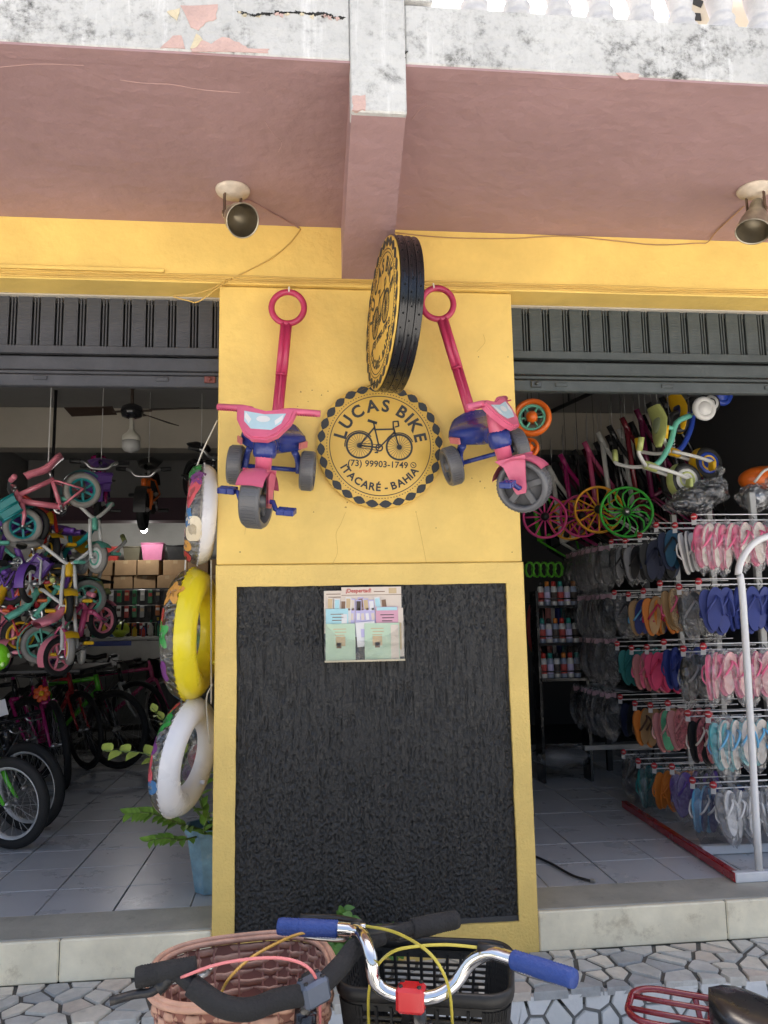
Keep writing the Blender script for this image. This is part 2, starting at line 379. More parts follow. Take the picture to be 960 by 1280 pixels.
# ------------------------------------------------------------------ the building
B = thing('shop_building', 'yellow shop front with mauve soffit, black panel and weathered white balcony edge', 'building')
def part(name, mat, f, parent=None, **kw):
    b = MB(); f(b); return b.obj(name, mat, parent or B, **kw)
PL, PR = -.66, .66
part('pillar', YEL, lambda b: b.box((0, .2, 2.068), (1.32, .4, 1.236), bev=.004))
def lowframe(b):                                        # one plaster frame round the recessed field, edges a little uneven
    z0, z1 = ZB-.01, 1.448; xa, xb, za, zb = -.574, .583, -.03, 1.357; n = 40
    def ring(x0, x1, y0, y1, j):
        w = [0]; 
        for k in range(4*n): w.append(w[-1]*.8+rnd.uniform(-j, j))
        P = [(x0+(x1-x0)*i/n, y0) for i in range(n)]+[(x1, y0+(y1-y0)*i/n) for i in range(n)]+[(x1-(x1-x0)*i/n, y1) for i in range(n)]+[(x0, y1-(y1-y0)*i/n) for i in range(n)]
        return [(x+(w[k] if (k//n) % 2 else 0), z+(0 if (k//n) % 2 else w[k])) for k, (x, z) in enumerate(P)]
    o = ring(PL-.002, PR+.002, z0, z1, .0004); i = ring(xa, xb, za, zb, .0011); k = 4*n
    o2 = [(x+(.004 if x < 0 else -.004)*(abs(x) > .65), z-(.004 if z > 1.44 else 0)) for x, z in o]
    vs = [(x, .38, z) for x, z in o]+[(x, -.008, z) for x, z in o]+[(x, -.012, z) for x, z in o2]+[(x, -.012, z) for x, z in i]+[(x, .03, z) for x, z in i]
    b.smooth = False
    for r in range(4): b.add([], []); b.f += [(r*k+q, r*k+(q+1) % k, (r+1)*k+(q+1) % k, (r+1)*k+q) for q in range(k)]; b.mi += [0]*k; b.sm += [False]*k
    b.v = vs
part('panel_frame', YEL2, lowframe)
from mathutils import noise as mn
def wavy_panel(b):                                      # thrown plaster: real relief of a few millimetres
    x0, x1, z0, z1 = -.582, .592, -.04, 1.366; nx, nz = 400, 480; vs = []
    for j in range(nz+1):
        z = z0+(z1-z0)*j/nz
        for i in range(nx+1):
            x = x0+(x1-x0)*i/nx; zz = z*(.55+.45*max(0, min(1, 1.1-z))); h = mn.noise((x*125, zz*72, 3.1))*.9+mn.noise((x*190, z*95, 9))*.22+mn.noise((x*60, z*5, 5))*.5
            h = max(-.55, min(.12, h)); vs.append((x, .004-.011*h, z))
    n = nx+1; b.add(vs, [(j*n+i, j*n+i+1, (j+1)*n+i+1, (j+1)*n+i) for j in range(nz) for i in range(nx)])
part('roughcast_panel', BLK, wavy_panel)
LZ = 2.69
part('lintel', YEL, lambda b: b.box((0, .06, (LZ+2.99)/2), (8, .16, 2.99-LZ), bev=.003))
part('upper_wall', CREAM, lambda b: b.box((0, .262, 2.85), (8, .24, .33)))
SO, FY = 2.968, -1.085
part('soffit', MAU, lambda b: (b.box((0, (FY-.022)/2+.03, SO+.06), (8, -FY-.02-.06, .12)), b.box((0, FY+.0335, SO+.001), (8, .061, .008))))
def beam(b):
    f = [(-.14, 2.793), (.033, 2.793), (.033, 3.05), (-.14, 3.05)]; k = [(-.12, 2.722), (.10, 2.722), (.10, 3.05), (-.12, 3.05)]
    b.smooth = False; b.add([(x, FY+.012, z) for x, z in f]+[(x, -.018, z) for x, z in k], [(0, 1, 2, 3), (7, 6, 5, 4), (0, 4, 5, 1), (1, 5, 6, 2), (3, 2, 6, 7), (0, 3, 7, 4)])
part('beam', MAU, beam)
def fascia(b):
    b.box((-2.0-.142/2, FY+.03, 3.603), (4-.142, .06, 1.262), bev=.005)
    b.box((-.0535, FY+.026, 3.188), (.1765, .07, .79), bev=.005)
    b.box((2.0+.0175, FY+.03, 3.0785), (3.965, .06, .213), bev=.006)
    b.box((2.06, FY+.16, 3.10), (3.9, .2, .16))
    b.box((.08, FY+.03, 3.6), (.1, .058, .80))
part('fascia', WHT, fascia)
PINK = M('pink_underplaster', (.52, .36, .32), .9, var=.12, vs=10, bump=.4, bs=50, dirt=.25, dcol=(.4, .25, .2)); CRM = M('cream_underplaster', (.60, .52, .36), .9, bump=.4, bs=60)
GAP = M('blackened_crack', (.02, .02, .018), .95)
def peel(px, mat, dy, name='peeled_patch'):
    pts = []
    for k, p in enumerate(px):
        a = at(*p, FY); q = at(*px[(k+1) % len(px)], FY)
        for t in (0, .33, .66): pts.append((a.x+(q.x-a.x)*t+rnd.uniform(-.003, .003), a.z+(q.z-a.z)*t+rnd.uniform(-.003, .003)))
    b = MB(); b.prism(pts, 0, dy, TR(0, FY-.0002, 0) @ RX(90)); b.obj(name, mat, B)
peel([(226, 8), (272, 6), (270, 24), (256, 28), (248, 38), (238, 34)], PINK, .002)
peel([(200, 60), (216, 46), (226, 45), (232, 62)], PINK, .002); peel([(238, 62), (252, 50), (264, 56), (278, 46), (300, 54), (310, 60), (337, 62), (335, 66), (240, 65)], PINK, .002)
peel([(208, 15), (226, 12), (222, 26)], CRM, .003); peel([(238, 62), (246, 43), (254, 50), (246, 58)], CRM, .003)
peel([(440, 124), (456, 121), (457, 140), (441, 141)], PINK, .012)
peel([(770, 92), (800, 93), (797, 99), (782, 101)], PINK, .004)
crk = [(300, 14), (318, 20), (334, 17), (352, 16), (372, 15), (390, 18), (405, 17), (416, 22), (432, 24)]
for i in range(len(crk)-1):
    for j in range(3):
        t = j/3; x = crk[i][0]+(crk[i+1][0]-crk[i][0])*t; y = crk[i][1]+(crk[i+1][1]-crk[i][1])*t+rnd.uniform(-1, 1); w = rnd.uniform(3.5, 6.5); h = rnd.uniform(.5, 2.2)
        peel([(x-w, y+rnd.uniform(-.5, .5)), (x-w*.3, y-h), (x+w*.4, y-h*rnd.random()), (x+w, y), (x+w*.2, y+h), (x-w*.5, y+h*.6)], GAP, .0012+.0003*j, 'crack')
        if rnd.random() < .45: peel([(x-w*.7, y+h), (x+w*.5, y+h*.8), (x+w*.3, y+h+rnd.uniform(1, 4)), (x-w*.2, y+h+rnd.uniform(1, 3))], CRM if rnd.random() < .5 else PINK, .0024)
for x, y, r in ((466, 42, .007), (503, 74, .012), (507, 66, .006)):
    peel([(x-r*300, y+2), (x, y-r*260), (x+r*300, y), (x+r*100, y+r*330)], GAP, .0015 if x < 470 else .006, 'mould_patch')
# balustrade on the balcony edge
BALM = M('weathered_baluster', (.55, .54, .53), .8, var=.18, vs=9, bump=.4, bs=30, dirt=.5, dcol=(.2, .19, .2))
bal = part('balustrade', BALM, lambda b: (b.box((2.05, FY+.075, 3.93), (3.9, .14, .08), bev=.01),))
prof = [(.055, 0), (.055, .03), (.048, .04), (.043, .06), (.047, .075), (.040, .085), (.036, .1), (.05, .17), (.058, .25), (.05, .34), (.034, .45), (.028, .55), (.04, .58), (.034, .6), (.05, .63), (.055, .66), (.055, .71)]
bm_ = MB().lathe(prof, 16).mesh('baluster', BALM)
for k in range(22):
    x = at(600, 12, FY).x + (k-1)*.1465
    if x < 3.9 and x > .14: link('baluster', bm_, bal, TR(x, FY+.075, 3.1838) @ RZ(k*40))
# interior shell
part('ceiling', GREYW, lambda b: b.box((0, 3.6, 3.05), (6.8, 6.3, .1)))
part('rear_wall', PALEW, lambda b: b.box((0, 6.72, 1.5), (6.8, .1, 3)))
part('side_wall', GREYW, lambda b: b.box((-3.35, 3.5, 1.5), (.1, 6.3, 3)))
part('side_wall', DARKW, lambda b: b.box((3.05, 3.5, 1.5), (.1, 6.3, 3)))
part('light_limiting_partition', GREYW, lambda b: b.box((0, 3.55, 1.5), (.3, 6.2, 2.98)))  # unseen partition behind the pillar, added to limit the light inside
for sx in (-1, 1): part('ceiling_beam', CREAM, lambda b: b.box((sx*1.72, 3.3, 2.83), (3.1, .2, .34), bev=.004))
part('inner_wall', GREYW, lambda b: b.box((-1.72, 5.45, 2.79), (3.1, .16, .44)))
part('plum_band', PURW, lambda b: b.box((-1.72, 5.42, 2.445), (3.1, .26, .25)))
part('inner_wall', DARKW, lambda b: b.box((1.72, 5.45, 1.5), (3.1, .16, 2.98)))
# door steps
for side in (-1, 1):
    xa, xb = (-3.4, PL-.001) if side < 0 else (PR+.003, 3.4)
    part('threshold', THR, lambda b: b.box(((xa+xb)/2, .149, -.018), (xb-xa, .26, .040), bev=.003))
    js = [xa, at(74, 1200, 0).x, xb] if side < 0 else [xa, at(908, 1150, 0).x, xb]
    for k in range(2):
        part('marble_riser', MARB, lambda b: b.box(((js[k]+js[k+1])/2, .006, -.0785), (js[k+1]-js[k]-.003, .026, .157), bev=.006))
    part('step_core', MORT, lambda b: b.box(((xa+xb)/2, .155, -.10), (xb-xa, .25, .11)))

# ------------------------------------------------------------------ roller shutters
def shutter(label, xa, xb, mat, dz):
    t = thing('roller_shutter', label, 'shutter'); Y = .17
    b = MB(); b.box(((xa+xb)/2, Y, 2.712+dz), (xb-xa, .03, .034), bev=.002); b.obj('top_rail', mat, t)
    b = MB(); b.box(((xa+xb)/2, Y, 2.437+dz), (xb-xa, .03, .036), bev=.002); b.obj('lower_rail', mat, t)
    pitch = .1; sb = MB(); sb.box((0, 0, 0), (.062, .012, .238)); sb.box((.043, .004, 0), (.006, .012, .238)); sb.box((.056, .004, 0), (.006, .012, .238))
    for k in range(14): sb.box((0, -.0065, -.11+k*.0165), (.052, .003, .006))
    me = sb.mesh('slat', mat); n = int((xb-xa)/pitch)
    for k in range(n): link('slat', me, t, TR(xa+.02+(k+.4)*pitch, Y, 2.575+dz))
    b = MB(); b.box(((xa+xb)/2, Y+.01, 2.378+dz*.7), (xb-xa, .03, .062), bev=.004); b.obj('shutter_slat', mat, t)
    b = MB(); b.box(((xa+xb)/2, Y+.006, 2.334+dz*.5), (xb-xa, .02, .016), bev=.003); b.obj('shutter_slat', mat, t)
    b = MB(); b.box(((xa+xb)/2, Y-.004, 2.292+dz*.3), (xb-xa, .04, .052), bev=.004)
    for k in range(5): b.box((xa+(xb-xa)*(k+.5)/5, Y-.026, 2.30), (.06, .01, .02), bev=.003)
    b.obj('bottom_bar', mat, t)
    b = MB(); b.box(((xa+xb)/2, Y+.07, 2.56), (xb-xa, .02, .34)); b.obj('slot_shade_sheet', M('slot_shade_black', (.01, .01, .01), .8), t)  # flat black sheet behind the slats, shade in the slots given as colour
    lk = MB(); xx = xb-.05 if xb < 0 else xa+.14
    lk.box((xx, Y-.03, 2.30), (.05, .012, .03), bev=.003).tube([(xx, Y-.05, 2.30), (xx, Y-.02, 2.30)], .008, 8); lk.obj('lock', M('rusty_red_lock', (.16, .05, .045), .6) if xb < 0 else M('shutter_lock_steel', (.12, .13, .13), .5, 1), t)
shutter('dark slate grey roller shutter rolled up above the room with the ceiling fan', -3.3, PL-.004, M('slate_shutter_paint', (.052, .054, .062), .5, var=.2, vs=7, bump=.15, bs=30, dirt=.3, dcol=(.1, .095, .09)), 0)
shutter('greenish grey roller shutter rolled up above the flip-flop racks', PR+.004, 3.3, M('green_grey_shutter_paint', (.055, .066, .066), .5, var=.2, vs=7, bump=.15, bs=30, dirt=.35, dcol=(.12, .13, .12)), .015)

# small chips and hairline cracks in the painted wall
CHIP = M('chip_in_paint', (.30, .18, .06), .8)
for (px, py, r) in ((376, 490, 2), (390, 488, 1.5), (402, 494, 1.6), (385, 502, 1.3), (410, 489, 1.4), (372, 508, 1.2), (432, 634, 2.5), (434, 628, 1.6), (392, 640, 1.5), (598, 446, 1.6), (635, 446, 1.3), (600, 602, 2), (590, 598, 1.5), (606, 610, 1.4), (545, 660, 1.5), (520, 640, 1.2), (300, 690, 1.5), (640, 690, 1.5)):
    p = at(px, py, 0); MB().prism([(r*.0022*math.cos(a)*rnd.uniform(.5, 1.2), r*.0022*math.sin(a)*rnd.uniform(.5, 1.3)) for a in [2*PI*k/7 for k in range(7)]], 0, .0006, TR(p.x, .0003, p.z) @ RX(90)).obj('paint_chip', CHIP, B)
CRK = M('hairline_crack', (.45, .27, .07), .8)
for pts in ([(432, 640), (426, 655), (420, 668), (422, 690), (415, 706)], [(520, 640), (526, 668), (533, 704)], [(596, 440), (606, 428), (604, 418)], [(300, 620), (308, 640), (306, 668)], [(640, 560), (632, 580), (636, 604)]):
    MB().tube(bez([at(*p, -.0002) for p in pts], 16), .0008, 4).obj('hairline_crack', CRK, B)
CRM2 = M('mauve_crack', (.50, .33, .30), .8)
for pts in ([(150, 100), (180, 104), (218, 106), (250, 112), (300, 116)], [(330, 150), (340, 165), (352, 178), (348, 190)], [(0, 84), (50, 80), (105, 82)], [(515, 150), (524, 138), (533, 132)], [(560, 98), (640, 104), (720, 112)], [(860, 110), (910, 116), (958, 118)], [(40, 66), (200, 76), (300, 82)]):
    MB().tube(bez([atZ(*p, SO-.0003) for p in pts], 16), .0011, 4).obj('hairline_crack', CRM2, B)
# ------------------------------------------------------------------ things on the wall
INK = M('dark_print_ink', (.028, .03, .032), .6, var=.05); SGY = M('sign_yellow_vinyl', (.68, .43, .085), .45, var=.06, vs=5, bump=.04, dirt=.12, dcol=(.4, .25, .06))
SGN = M('sign_tan_edge', (.50, .36, .13), .5); BRIM = M('black_anodised_rim', (.012, .012, .014), .22, .35, coat=.4, bump=.01); HOLE = M('rim_hole_black', (.003, .003, .003), .9)
def arc_text(b, s, R, size, mid, T, inward=False, bold=0, track=.0):
    ws = []
    for ch in s:
        if ch == ' ': ws.append(size*.30)
        else:
            me = text_mesh(ch, size); xs = [v.co.x for v in me.vertices]; ws.append(max(xs)-min(xs)+size*.10+track); bpy.data.meshes.remove(me)
    tot = sum(ws); p = -tot/2
    for ch, w in zip(s, ws):
        a = (p+w/2)/R; p += w
        if ch == ' ': continue
        if not inward: m = T @ RZ(mid) @ RZ(-math.degrees(a)) @ TR(0, R, 0)
        else: m = T @ RZ(mid) @ RZ(math.degrees(a)) @ TR(0, -R, 0)
        text_into(b, ch, size, m, bold=bold)
def ring_flat(b, R, w, T, n=96, h=.0006):
    vs = []
    for i in range(n):
        a = 2*PI*i/n
        for r, z in ((R-w/2, -h), (R-w/2, h), (R+w/2, h), (R+w/2, -h)): vs.append(T @ Vector((r*math.cos(a), r*math.sin(a), z)))
    sm = b.smooth; b.smooth = False
    b.add(vs, [(i*4+j, ((i+1) % n)*4+j, ((i+1) % n)*4+(j+1) % 4, i*4+(j+1) % 4) for i in range(n) for j in range(4)]); b.smooth = sm
def seg(b, p, q, w, T):
    p = Vector(p); q = Vector(q); d = (q-p).normalized(); n = Vector((-d.y, d.x))*w*.5; d = d*w*.2
    b.prism([tuple(p-d-n), tuple(q+d-n), tuple(q+d+n), tuple(p-d+n)], 0, .0006/T.to_scale().x, T)
def bike_print(b, T, k):                                # the old roadster drawn on the sign, k = overall scale
    A = T @ Matrix.Scale(k, 4); w = .036
    for cx in (-.55, .50):
        AA = A @ TR(cx, -.12, 0); ring_flat(b, .335, .052, AA, 48, .0005/k); ring_flat(b, .045, .05, AA, 16, .0005/k)
        for i in range(24):
            t = 2*PI*i/24; seg(b, (0, 0), (.33*math.cos(t), .33*math.sin(t)), .008, AA)
        for i in range(14):
            t0 = rad(40+i*10.5 if cx < 0 else 25+i*9); t1 = rad(40+(i+1)*10.5 if cx < 0 else 25+(i+1)*9)
            seg(b, (.385*math.cos(t0), .385*math.sin(t0)), (.385*math.cos(t1), .385*math.sin(t1)), .03, AA)
    for p, q, ww in (((-.55, -.12), (-.03, -.16), w), ((-.55, -.12), (-.17, .38), w), ((-.03, -.16), (-.20, .52), .034), ((-.17, .32), (.34, .36), w), ((-.03, -.16), (.36, .28), .034), ((.33, .42), (.39, .2), .04), ((.39, .2), (.50, -.12), .03),
                     ((.33, .42), (.32, .56), .03), ((.32, .56), (.45, .58), .03), ((.45, .58), (.47, .45), .035), ((.47, .45), (.38, .42), .03), ((-.34, .56), (-.12, .50), .06), ((-.03, -.16), (-.1, -.29), .022), ((-.14, -.29), (-.06, -.29), .03), ((-.55, -.06), (-.03, -.08), .015), ((-.55, -.18), (-.03, -.24), .015)):
        seg(b, p, q, ww*1.25, A)
    ring_flat(b, .085, .04, A @ TR(-.03, -.16, 0), 24, .0005/k)
def sign_print(parent, T, R):
    b = MB(); n = 28
    for i in range(n):
        a = 2*PI*i/n; d = 2*PI/n; pts = []
        for u in (0, .25, .5, .75, 1): pts.append((a+d*u, R*(.938+.057*math.sin(PI*u)+.004)))
        for u in (.75, .5, .25): pts.append((a+d*u, R*(.938-.062*math.sin(PI*u)-.004)))
        b.prism([(r*math.cos(t), r*math.sin(t)) for t, r in pts], 0, .001, T)
    b.obj('border_ribbon', INK, parent)
    b = MB()
    for i in range(112):
        a = 2*PI*i/112; b.lathe([(R*.0085, 0), (R*.0085, .0012)], 6, T @ TR(R*.845*math.cos(a), R*.845*math.sin(a), 0))
    b.obj('dotted_ring', INK, parent, kind='stuff')
    b = MB(); ring_flat(b, R*.80, R*.012, T); b.obj('circle_line', INK, parent)
    b = MB(); arc_text(b, 'LUCAS BIKE', R*.56, R*.27, 0, T @ TR(0, 0, .0002), bold=R*.008, track=R*.02); b.obj('lettering', INK, parent)
    b = MB(); bike_print(b, T @ TR(0, R*.06, .0002), R*.60); b.obj('bicycle_emblem', INK, parent)
    b = MB(); text_into(b, '(73) 99903-1749', R*.142, T @ TR(-R*.03, -R*.345, .0003), bold=R*.002); ring_flat(b, R*.042, R*.012, T @ TR(R*.53, -R*.29, .0003), 20)
    seg(b, (R*.515, -R*.28), (R*.545, -R*.305), R*.014, T); b.obj('lettering', INK, parent)
    b = MB(); arc_text(b, 'ITACARÉ - BAHIA', R*.725, R*.165, 0, T @ TR(0, 0, .0002), inward=True, bold=R*.005, track=R*.012); b.obj('lettering', INK, parent)
SR = .2765
c = at(475.5, 557, -.03); st = thing('round_sign', 'round yellow bike shop sign fixed flat to the wall between two tricycles', 'sign', TR(c) @ RX(90) @ RZ(-2.5))
MB().lathe([(SR-.004, 0), (SR, .002), (SR, .022), (SR-.002, .024)], 96, TR(0, 0, -.024)).obj('sign_board', SGY, st)
MB().torus((0, 0, -.024), SR-.012, .008, (0, 0, 1), 64, 8).obj('edge_ring', BRIM, st)
sign_print(st, TR(0, 0, .0005), SR)
c = at(477, 393, -.36); R2 = .306
NRM = Vector((-math.cos(rad(6.5)), -math.sin(rad(6.5)), .0)); st2 = thing('projecting_sign', 'round projecting sign of three stacked black bicycle rims with yellow face', 'sign')
zax = NRM; xax = Vector((0, 0, 1)).cross(zax).normalized(); yax = zax.cross(xax)
st2.matrix_world = TR(c) @ RY(2.6) @ Matrix((xax, yax, zax)).transposed().to_4x4()
MB().lathe([(R2-.004, -.004), (R2-.002, 0), (R2-.004, .003)], 96).obj('sign_board', SGY, st2)
sign_print(st2, TR(0, 0, .0035), R2-.006)
for k in range(3):
    z = -.006-k*.030
    rm = MB().lathe([(R2-.022, z), (R2+.002, z), (R2+.003, z-.004), (R2-.004, z-.009), (R2-.004, z-.019), (R2+.003, z-.024), (R2+.002, z-.028), (R2-.022, z-.028)], 96, cap=False).obj('rim', BRIM, st2)
    hb = MB(); n = 36
    for i in range(n):
        a = 2*PI*(i+.5*(k % 2))/n; zz = z-.014+(.003 if i % 2 else -.003); d = Vector((math.cos(a), math.sin(a), 0))
        hb.tube([d*(R2-.006)+Vector((0, 0, zz)), d*(R2-.0030)+Vector((0, 0, zz))], .0042, 8)
    hb.obj('spoke_holes', HOLE, rm, kind='stuff')
b = MB(); b.lathe([(R2-.03, -.092), (R2-.02, -.094)], 96); b.obj('back_board', M('sign_back_black', (.02, .02, .02), .6), st2)
mwi = st2.matrix_world.inverted(); b = MB()
for dz in (-.12, .12): b.tube([mwi @ Vector((c.x+.05, .0, c.z+dz)), mwi @ Vector((c.x+.045, -.12, c.z+dz))], .008, 8)
b.tube([mwi @ at(470, 478, -.30), mwi @ at(441, 493, 0)], .0012, 5); b.obj('bracket', BRIM, st2)

# -- pink push tricycles
TP = plastic('magenta', (.44, .03, .09)); TPK = plastic('pink', (.62, .12, .21)); TBL = plastic('royal_blue', (.022, .04, .21), .25); TGR = plastic('silver_grey', (.115, .115, .12), .36)
DEC = M('silver_blue_decal', (.45, .62, .68), .3); DECW = M('white_decal', (.75, .74, .72), .35); DECP = M('red_print_decal', (.55, .16, .16), .4)
def wheel_plastic(name, r, w, parent, T, mat, ns=5):
    b = MB(); pr = [(r*.80, -w*.5), (r*.95, -w*.5), (r, -w*.38), (r, w*.38), (r*.95, w*.5), (r*.80, w*.5), (r*.76, w*.3), (r*.76, -w*.3), (r*.80, -w*.5)]
    b.lathe(pr, 36, T @ RX(90), cap=False)
    o = b.obj(name, mat, parent); b = MB(); n = 44; b.smooth = False
    for i in range(n):
        a = 2*PI*i/n; b.box(T @ Vector((math.cos(a)*r, 0, math.sin(a)*r)), (r*.05, w*.7, r*.05), (T @ RY(-math.degrees(a))).to_3x3())
    b.obj('tread', mat, o); b = MB()
    for i in range(ns):
        a = 2*PI*i/ns+.3; b.box(T @ Vector((math.cos(a)*r*.45, 0, math.sin(a)*r*.45)), (r*.7, w*.5, r*.28), (T @ RY(-math.degrees(a))).to_3x3(), bev=.004)
    b.lathe([(r*.25, -w*.55), (r*.25, w*.55)], 16, T @ RX(90)); b.lathe([(r*.75, -w*.1), (r*.75, w*.1)], 32, T @ RX(90)); b.obj('spider', mat, o)
    return o
def push_trike(label, mat, steer, pitch):
    t = thing('push_tricycle', label, 'tricycle', mat, 'push tricycles hung on the yellow wall')
    for s in (-1, 1): wheel_plastic('wheel', .082, .058, t, TR(0, s*.150, 0), TGR)
    b = MB(); b.tube([(0, -.13, 0), (0, .13, 0)], .010, 8)
    for s in (-1, 1): b.tube(bez([(0, s*.115, -.01), (.0, s*.105, .05), (.03, s*.09, .09)], 6), [.024, .022, .02, .02, .02, .02, .02][:len(bez([(0, 0, 0), (1, 0, 0), (2, 0, 0)], 6))], 8, sq=(1.3, .7))
    b.obj('rear_axle', TBL, t)
    rows = []; n = 20; prof = []                        # saddle: wide rear lobe, waist, narrow nose
    L0, L1 = -.105, .235
    for i in range(13):
        u = i/12; x = L0+(L1-L0)*u
        w = .142*math.sqrt(max(0, 1-((u-.30)/.31)**2)) if u < .30 else .045+.097*(.5+.5*math.cos(min(1, (u-.30)/.42)*PI))
        if u > .9: w *= math.sqrt(max(.05, 1-((u-.9)/.1)**2*.8))
        h = .046 if u < .6 else .040; zc = .125-.012*math.sin(u*PI)+(.02 if u < .12 else 0)+u*.02
        rows.append([Vector((x, w*math.cos(a)*(1 if math.sin(a) < 0 else .97), zc+h*(math.copysign(abs(math.sin(a))**.6, math.sin(a))))) for a in [2*PI*k/n for k in range(n+1)]])
    b = MB(); b.grid(rows); b.add(rows[0][:n], [tuple(range(n))]); b.add(rows[-1][:n], [tuple(range(n))[::-1]]); sd_ = b.obj('seat', TBL, t)
    for s in (-1, 1): MB().box((.052, s*.130, .118), (.06, .008, .026), Euler((0, 0, s*-.40))).obj('sticker', DECP, sd_)
    H = TR(.245, 0, .06) @ RZ(steer)                    # steering assembly about the head
    b = MB(); b.lathe([(.040, -.005), (.046, .01), (.046, .05), (.040, .062)], 16, TR(.245, 0, .10) @ RY(-14)); b.obj('head_collar', TBL, t)
    F = TR(.245, 0, .13) @ RY(-14) @ RZ(steer)          # local z along the steering column
    b = MB(); b.lathe([(.030, -.10), (.034, .0), (.034, .06), (.028, .11)], 16, F); st_ = b.obj('steering_column', TPK, t)
    FW = .104; ax = F @ Vector((.05, 0, -.200)); FA = F @ TR(.05, 0, -.200) @ RY(14)
    wheel_plastic('front_wheel', FW, .076, t, FA, TGR)
    b = MB()                                            # fork with mudguard
    for s in (-1, 1):
        b.smooth = True
        b.grid([[F @ Vector((x, s*y, z)) for x, y, z in ((-.028+.02*k, .046, -.08), (.030+.0*k, .046, -.08))] if k == 0 else [F @ Vector((.050-wd, s*.054, z)), F @ Vector((.050+wd, s*.054, z))] for k, (wd, z) in enumerate(((.05, -.08), (.045, -.11), (.034, -.16), (.026, -.205), (.018, -.225)))])
        b.grid([[F @ Vector((.050-wd, s*.047, z)), F @ Vector((.050+wd, s*.047, z))] for (wd, z) in ((.05, -.08), (.045, -.11), (.034, -.16), (.026, -.205), (.018, -.225))])
    cx, cz = .05, -.200; rr = []
    for i in range(11):
        a = rad(28+i*13); R = FW+.016
        rr.append([F @ Vector((cx+R*(1-.04*abs(y)/.05)*math.cos(a), y, cz+R*(1-.08*(abs(y)/.05)**2)*math.sin(a))) for y in (-.052, -.04, -.02, 0, .02, .04, .052)])
    b.grid(rr); b.grid([[p+(F.to_3x3() @ Vector((0, 0, .005))) for p in r] for r in rr]); b.obj('fork', TPK, t)
    b = MB(); b.box(F @ Vector((cx+.075, 0, cz+.088)), (.004, .046, .034), (F @ RY(-46)).to_3x3(), bev=.001); b.obj('badge', DECW, t)
    for s in (-1, 1):
        b = MB(); b.tube([FA @ Vector((0, s*.03, 0)), FA @ Vector((0, s*.066, 0)), FA @ Vector((.02*s, s*.08, -.02*s)), FA @ Vector((.025*s, s*.095, -.025*s))], .010, 8)
        b.box(FA @ Vector((.025*s, s*.123, -.025*s)), (.030, .060, .010), FA.to_3x3(), bev=.003)
        for dx in (-.016, 0, .016): b.box(FA @ Vector((.025*s+dx, s*.123, -.025*s)), (.011, .066, .024), FA.to_3x3(), bev=.003)
        for yy in (.094, .123, .154): b.box(FA @ Vector((.025*s, s*yy, -.025*s)), (.048, .009, .0235), FA.to_3x3(), bev=.003)
        b.obj('pedal', TBL, t)
    b = MB(); HB = F @ TR(.0, 0, .098)                   # handlebar shield with grips
    sh = [(1.25*x, 1.15*y) for x, y in ((-.095, .05), (-.075, .058), (0, .040), (.075, .058), (.095, .05), (.085, .0), (.055, -.05), (.025, -.072), (-.025, -.072), (-.055, -.05), (-.085, .0))]
    b.prism(sh, -.010, .010, HB @ TR(.032, 0, .0) @ RY(62) @ RZ(90)); b.prism([(x*.9, y*.9) for x, y in sh], .010, .016, HB @ TR(.032, 0, .0) @ RY(62) @ RZ(90))
    b.tube([HB @ Vector((0, 0, .0)), HB @ Vector((.02, 0, .01))], .03, 10); hb_ = b.obj('handlebar', TPK, t)
    for s in (-1, 1):
        b = MB(); b.tube([HB @ Vector((.01, s*.06, .045)), HB @ Vector((0, s*.10, .052)), HB @ Vector((-.012, s*.205, .052))], [.016, .014, .013], 10); b.obj('grip', TPK, hb_); b = MB()
        for k in range(9): b.box(HB @ Vector((.008, s*(.115+k*.010), .0395)), (.016, .0035, .006), HB.to_3x3())
        b.obj('grip_ribs', TP, hb_)
    T2 = HB @ TR(.032, 0, .0) @ RY(62) @ RZ(90) @ Matrix.Diagonal((1.25, 1.2, 1, 1))
    b = MB(); b.prism([(-.066, .030), (0, .022), (.066, .030), (.058, -.008), (.032, -.034), (-.032, -.034), (-.058, -.008)], .0165, .0175, T2); d_ = b.obj('headlight_decal', DEC, t)
    b = MB()
    for s in (-1, 1): b.prism([(s*x, y) for x, y in ((.036, .0), (.060, .026), (.060, .006), (.042, -.016))][::s], .0178, .0184, T2)
    b.prism([(.022*math.cos(a), .004+.012*math.sin(a)) for a in [2*PI*k/16 for k in range(16)]], .0178, .0184, T2); b.obj('lamp_print', DECW, d_)
    b = MB()                                            # push bar, ribbed two-part tube with a ring on top
    pa = rad(pitch-2); dv = Vector((-math.sin(pa), 0, math.cos(pa))); up = Vector((math.cos(pa), 0, math.sin(pa))); p0 = Vector((-.06, 0, .11))
    for o, w in ((-.012, .0125), (.012, .0125)):
        b.tube([p0+Vector((0, o, 0)), p0+dv*.29+Vector((0, o, 0))], w, 10); b.tube([p0+dv*.28+Vector((0, o, 0)), p0+dv*.515+Vector((0, o, 0))], w*1.08, 10)
    b.tube([p0-up*.004, p0+dv*.5-up*.004], .014, 10); b.torus(p0+dv*.282, .021, .005, dv, 20, 8); pb = b.obj('push_bar', TP, t)
    b = MB(); rc = p0+dv*.580; b.torus(rc, .070, .0135, up, 40, 12); b.obj('ring_handle', TP, pb)
    b = MB(); b.ball(p0+Vector((.02, 0, -.005)), (.03, .03, .025)); b.obj('push_bar_socket', TBL, t)
    hk = MB(); hw = rc+dv*.070; hk.tube([hw+up*-.03, hw+up*.02, hw+up*.026+dv*.015], .0035, 6); hk.obj('wall_hook', M('white_hook', (.7, .68, .6), .5), t)
    return t
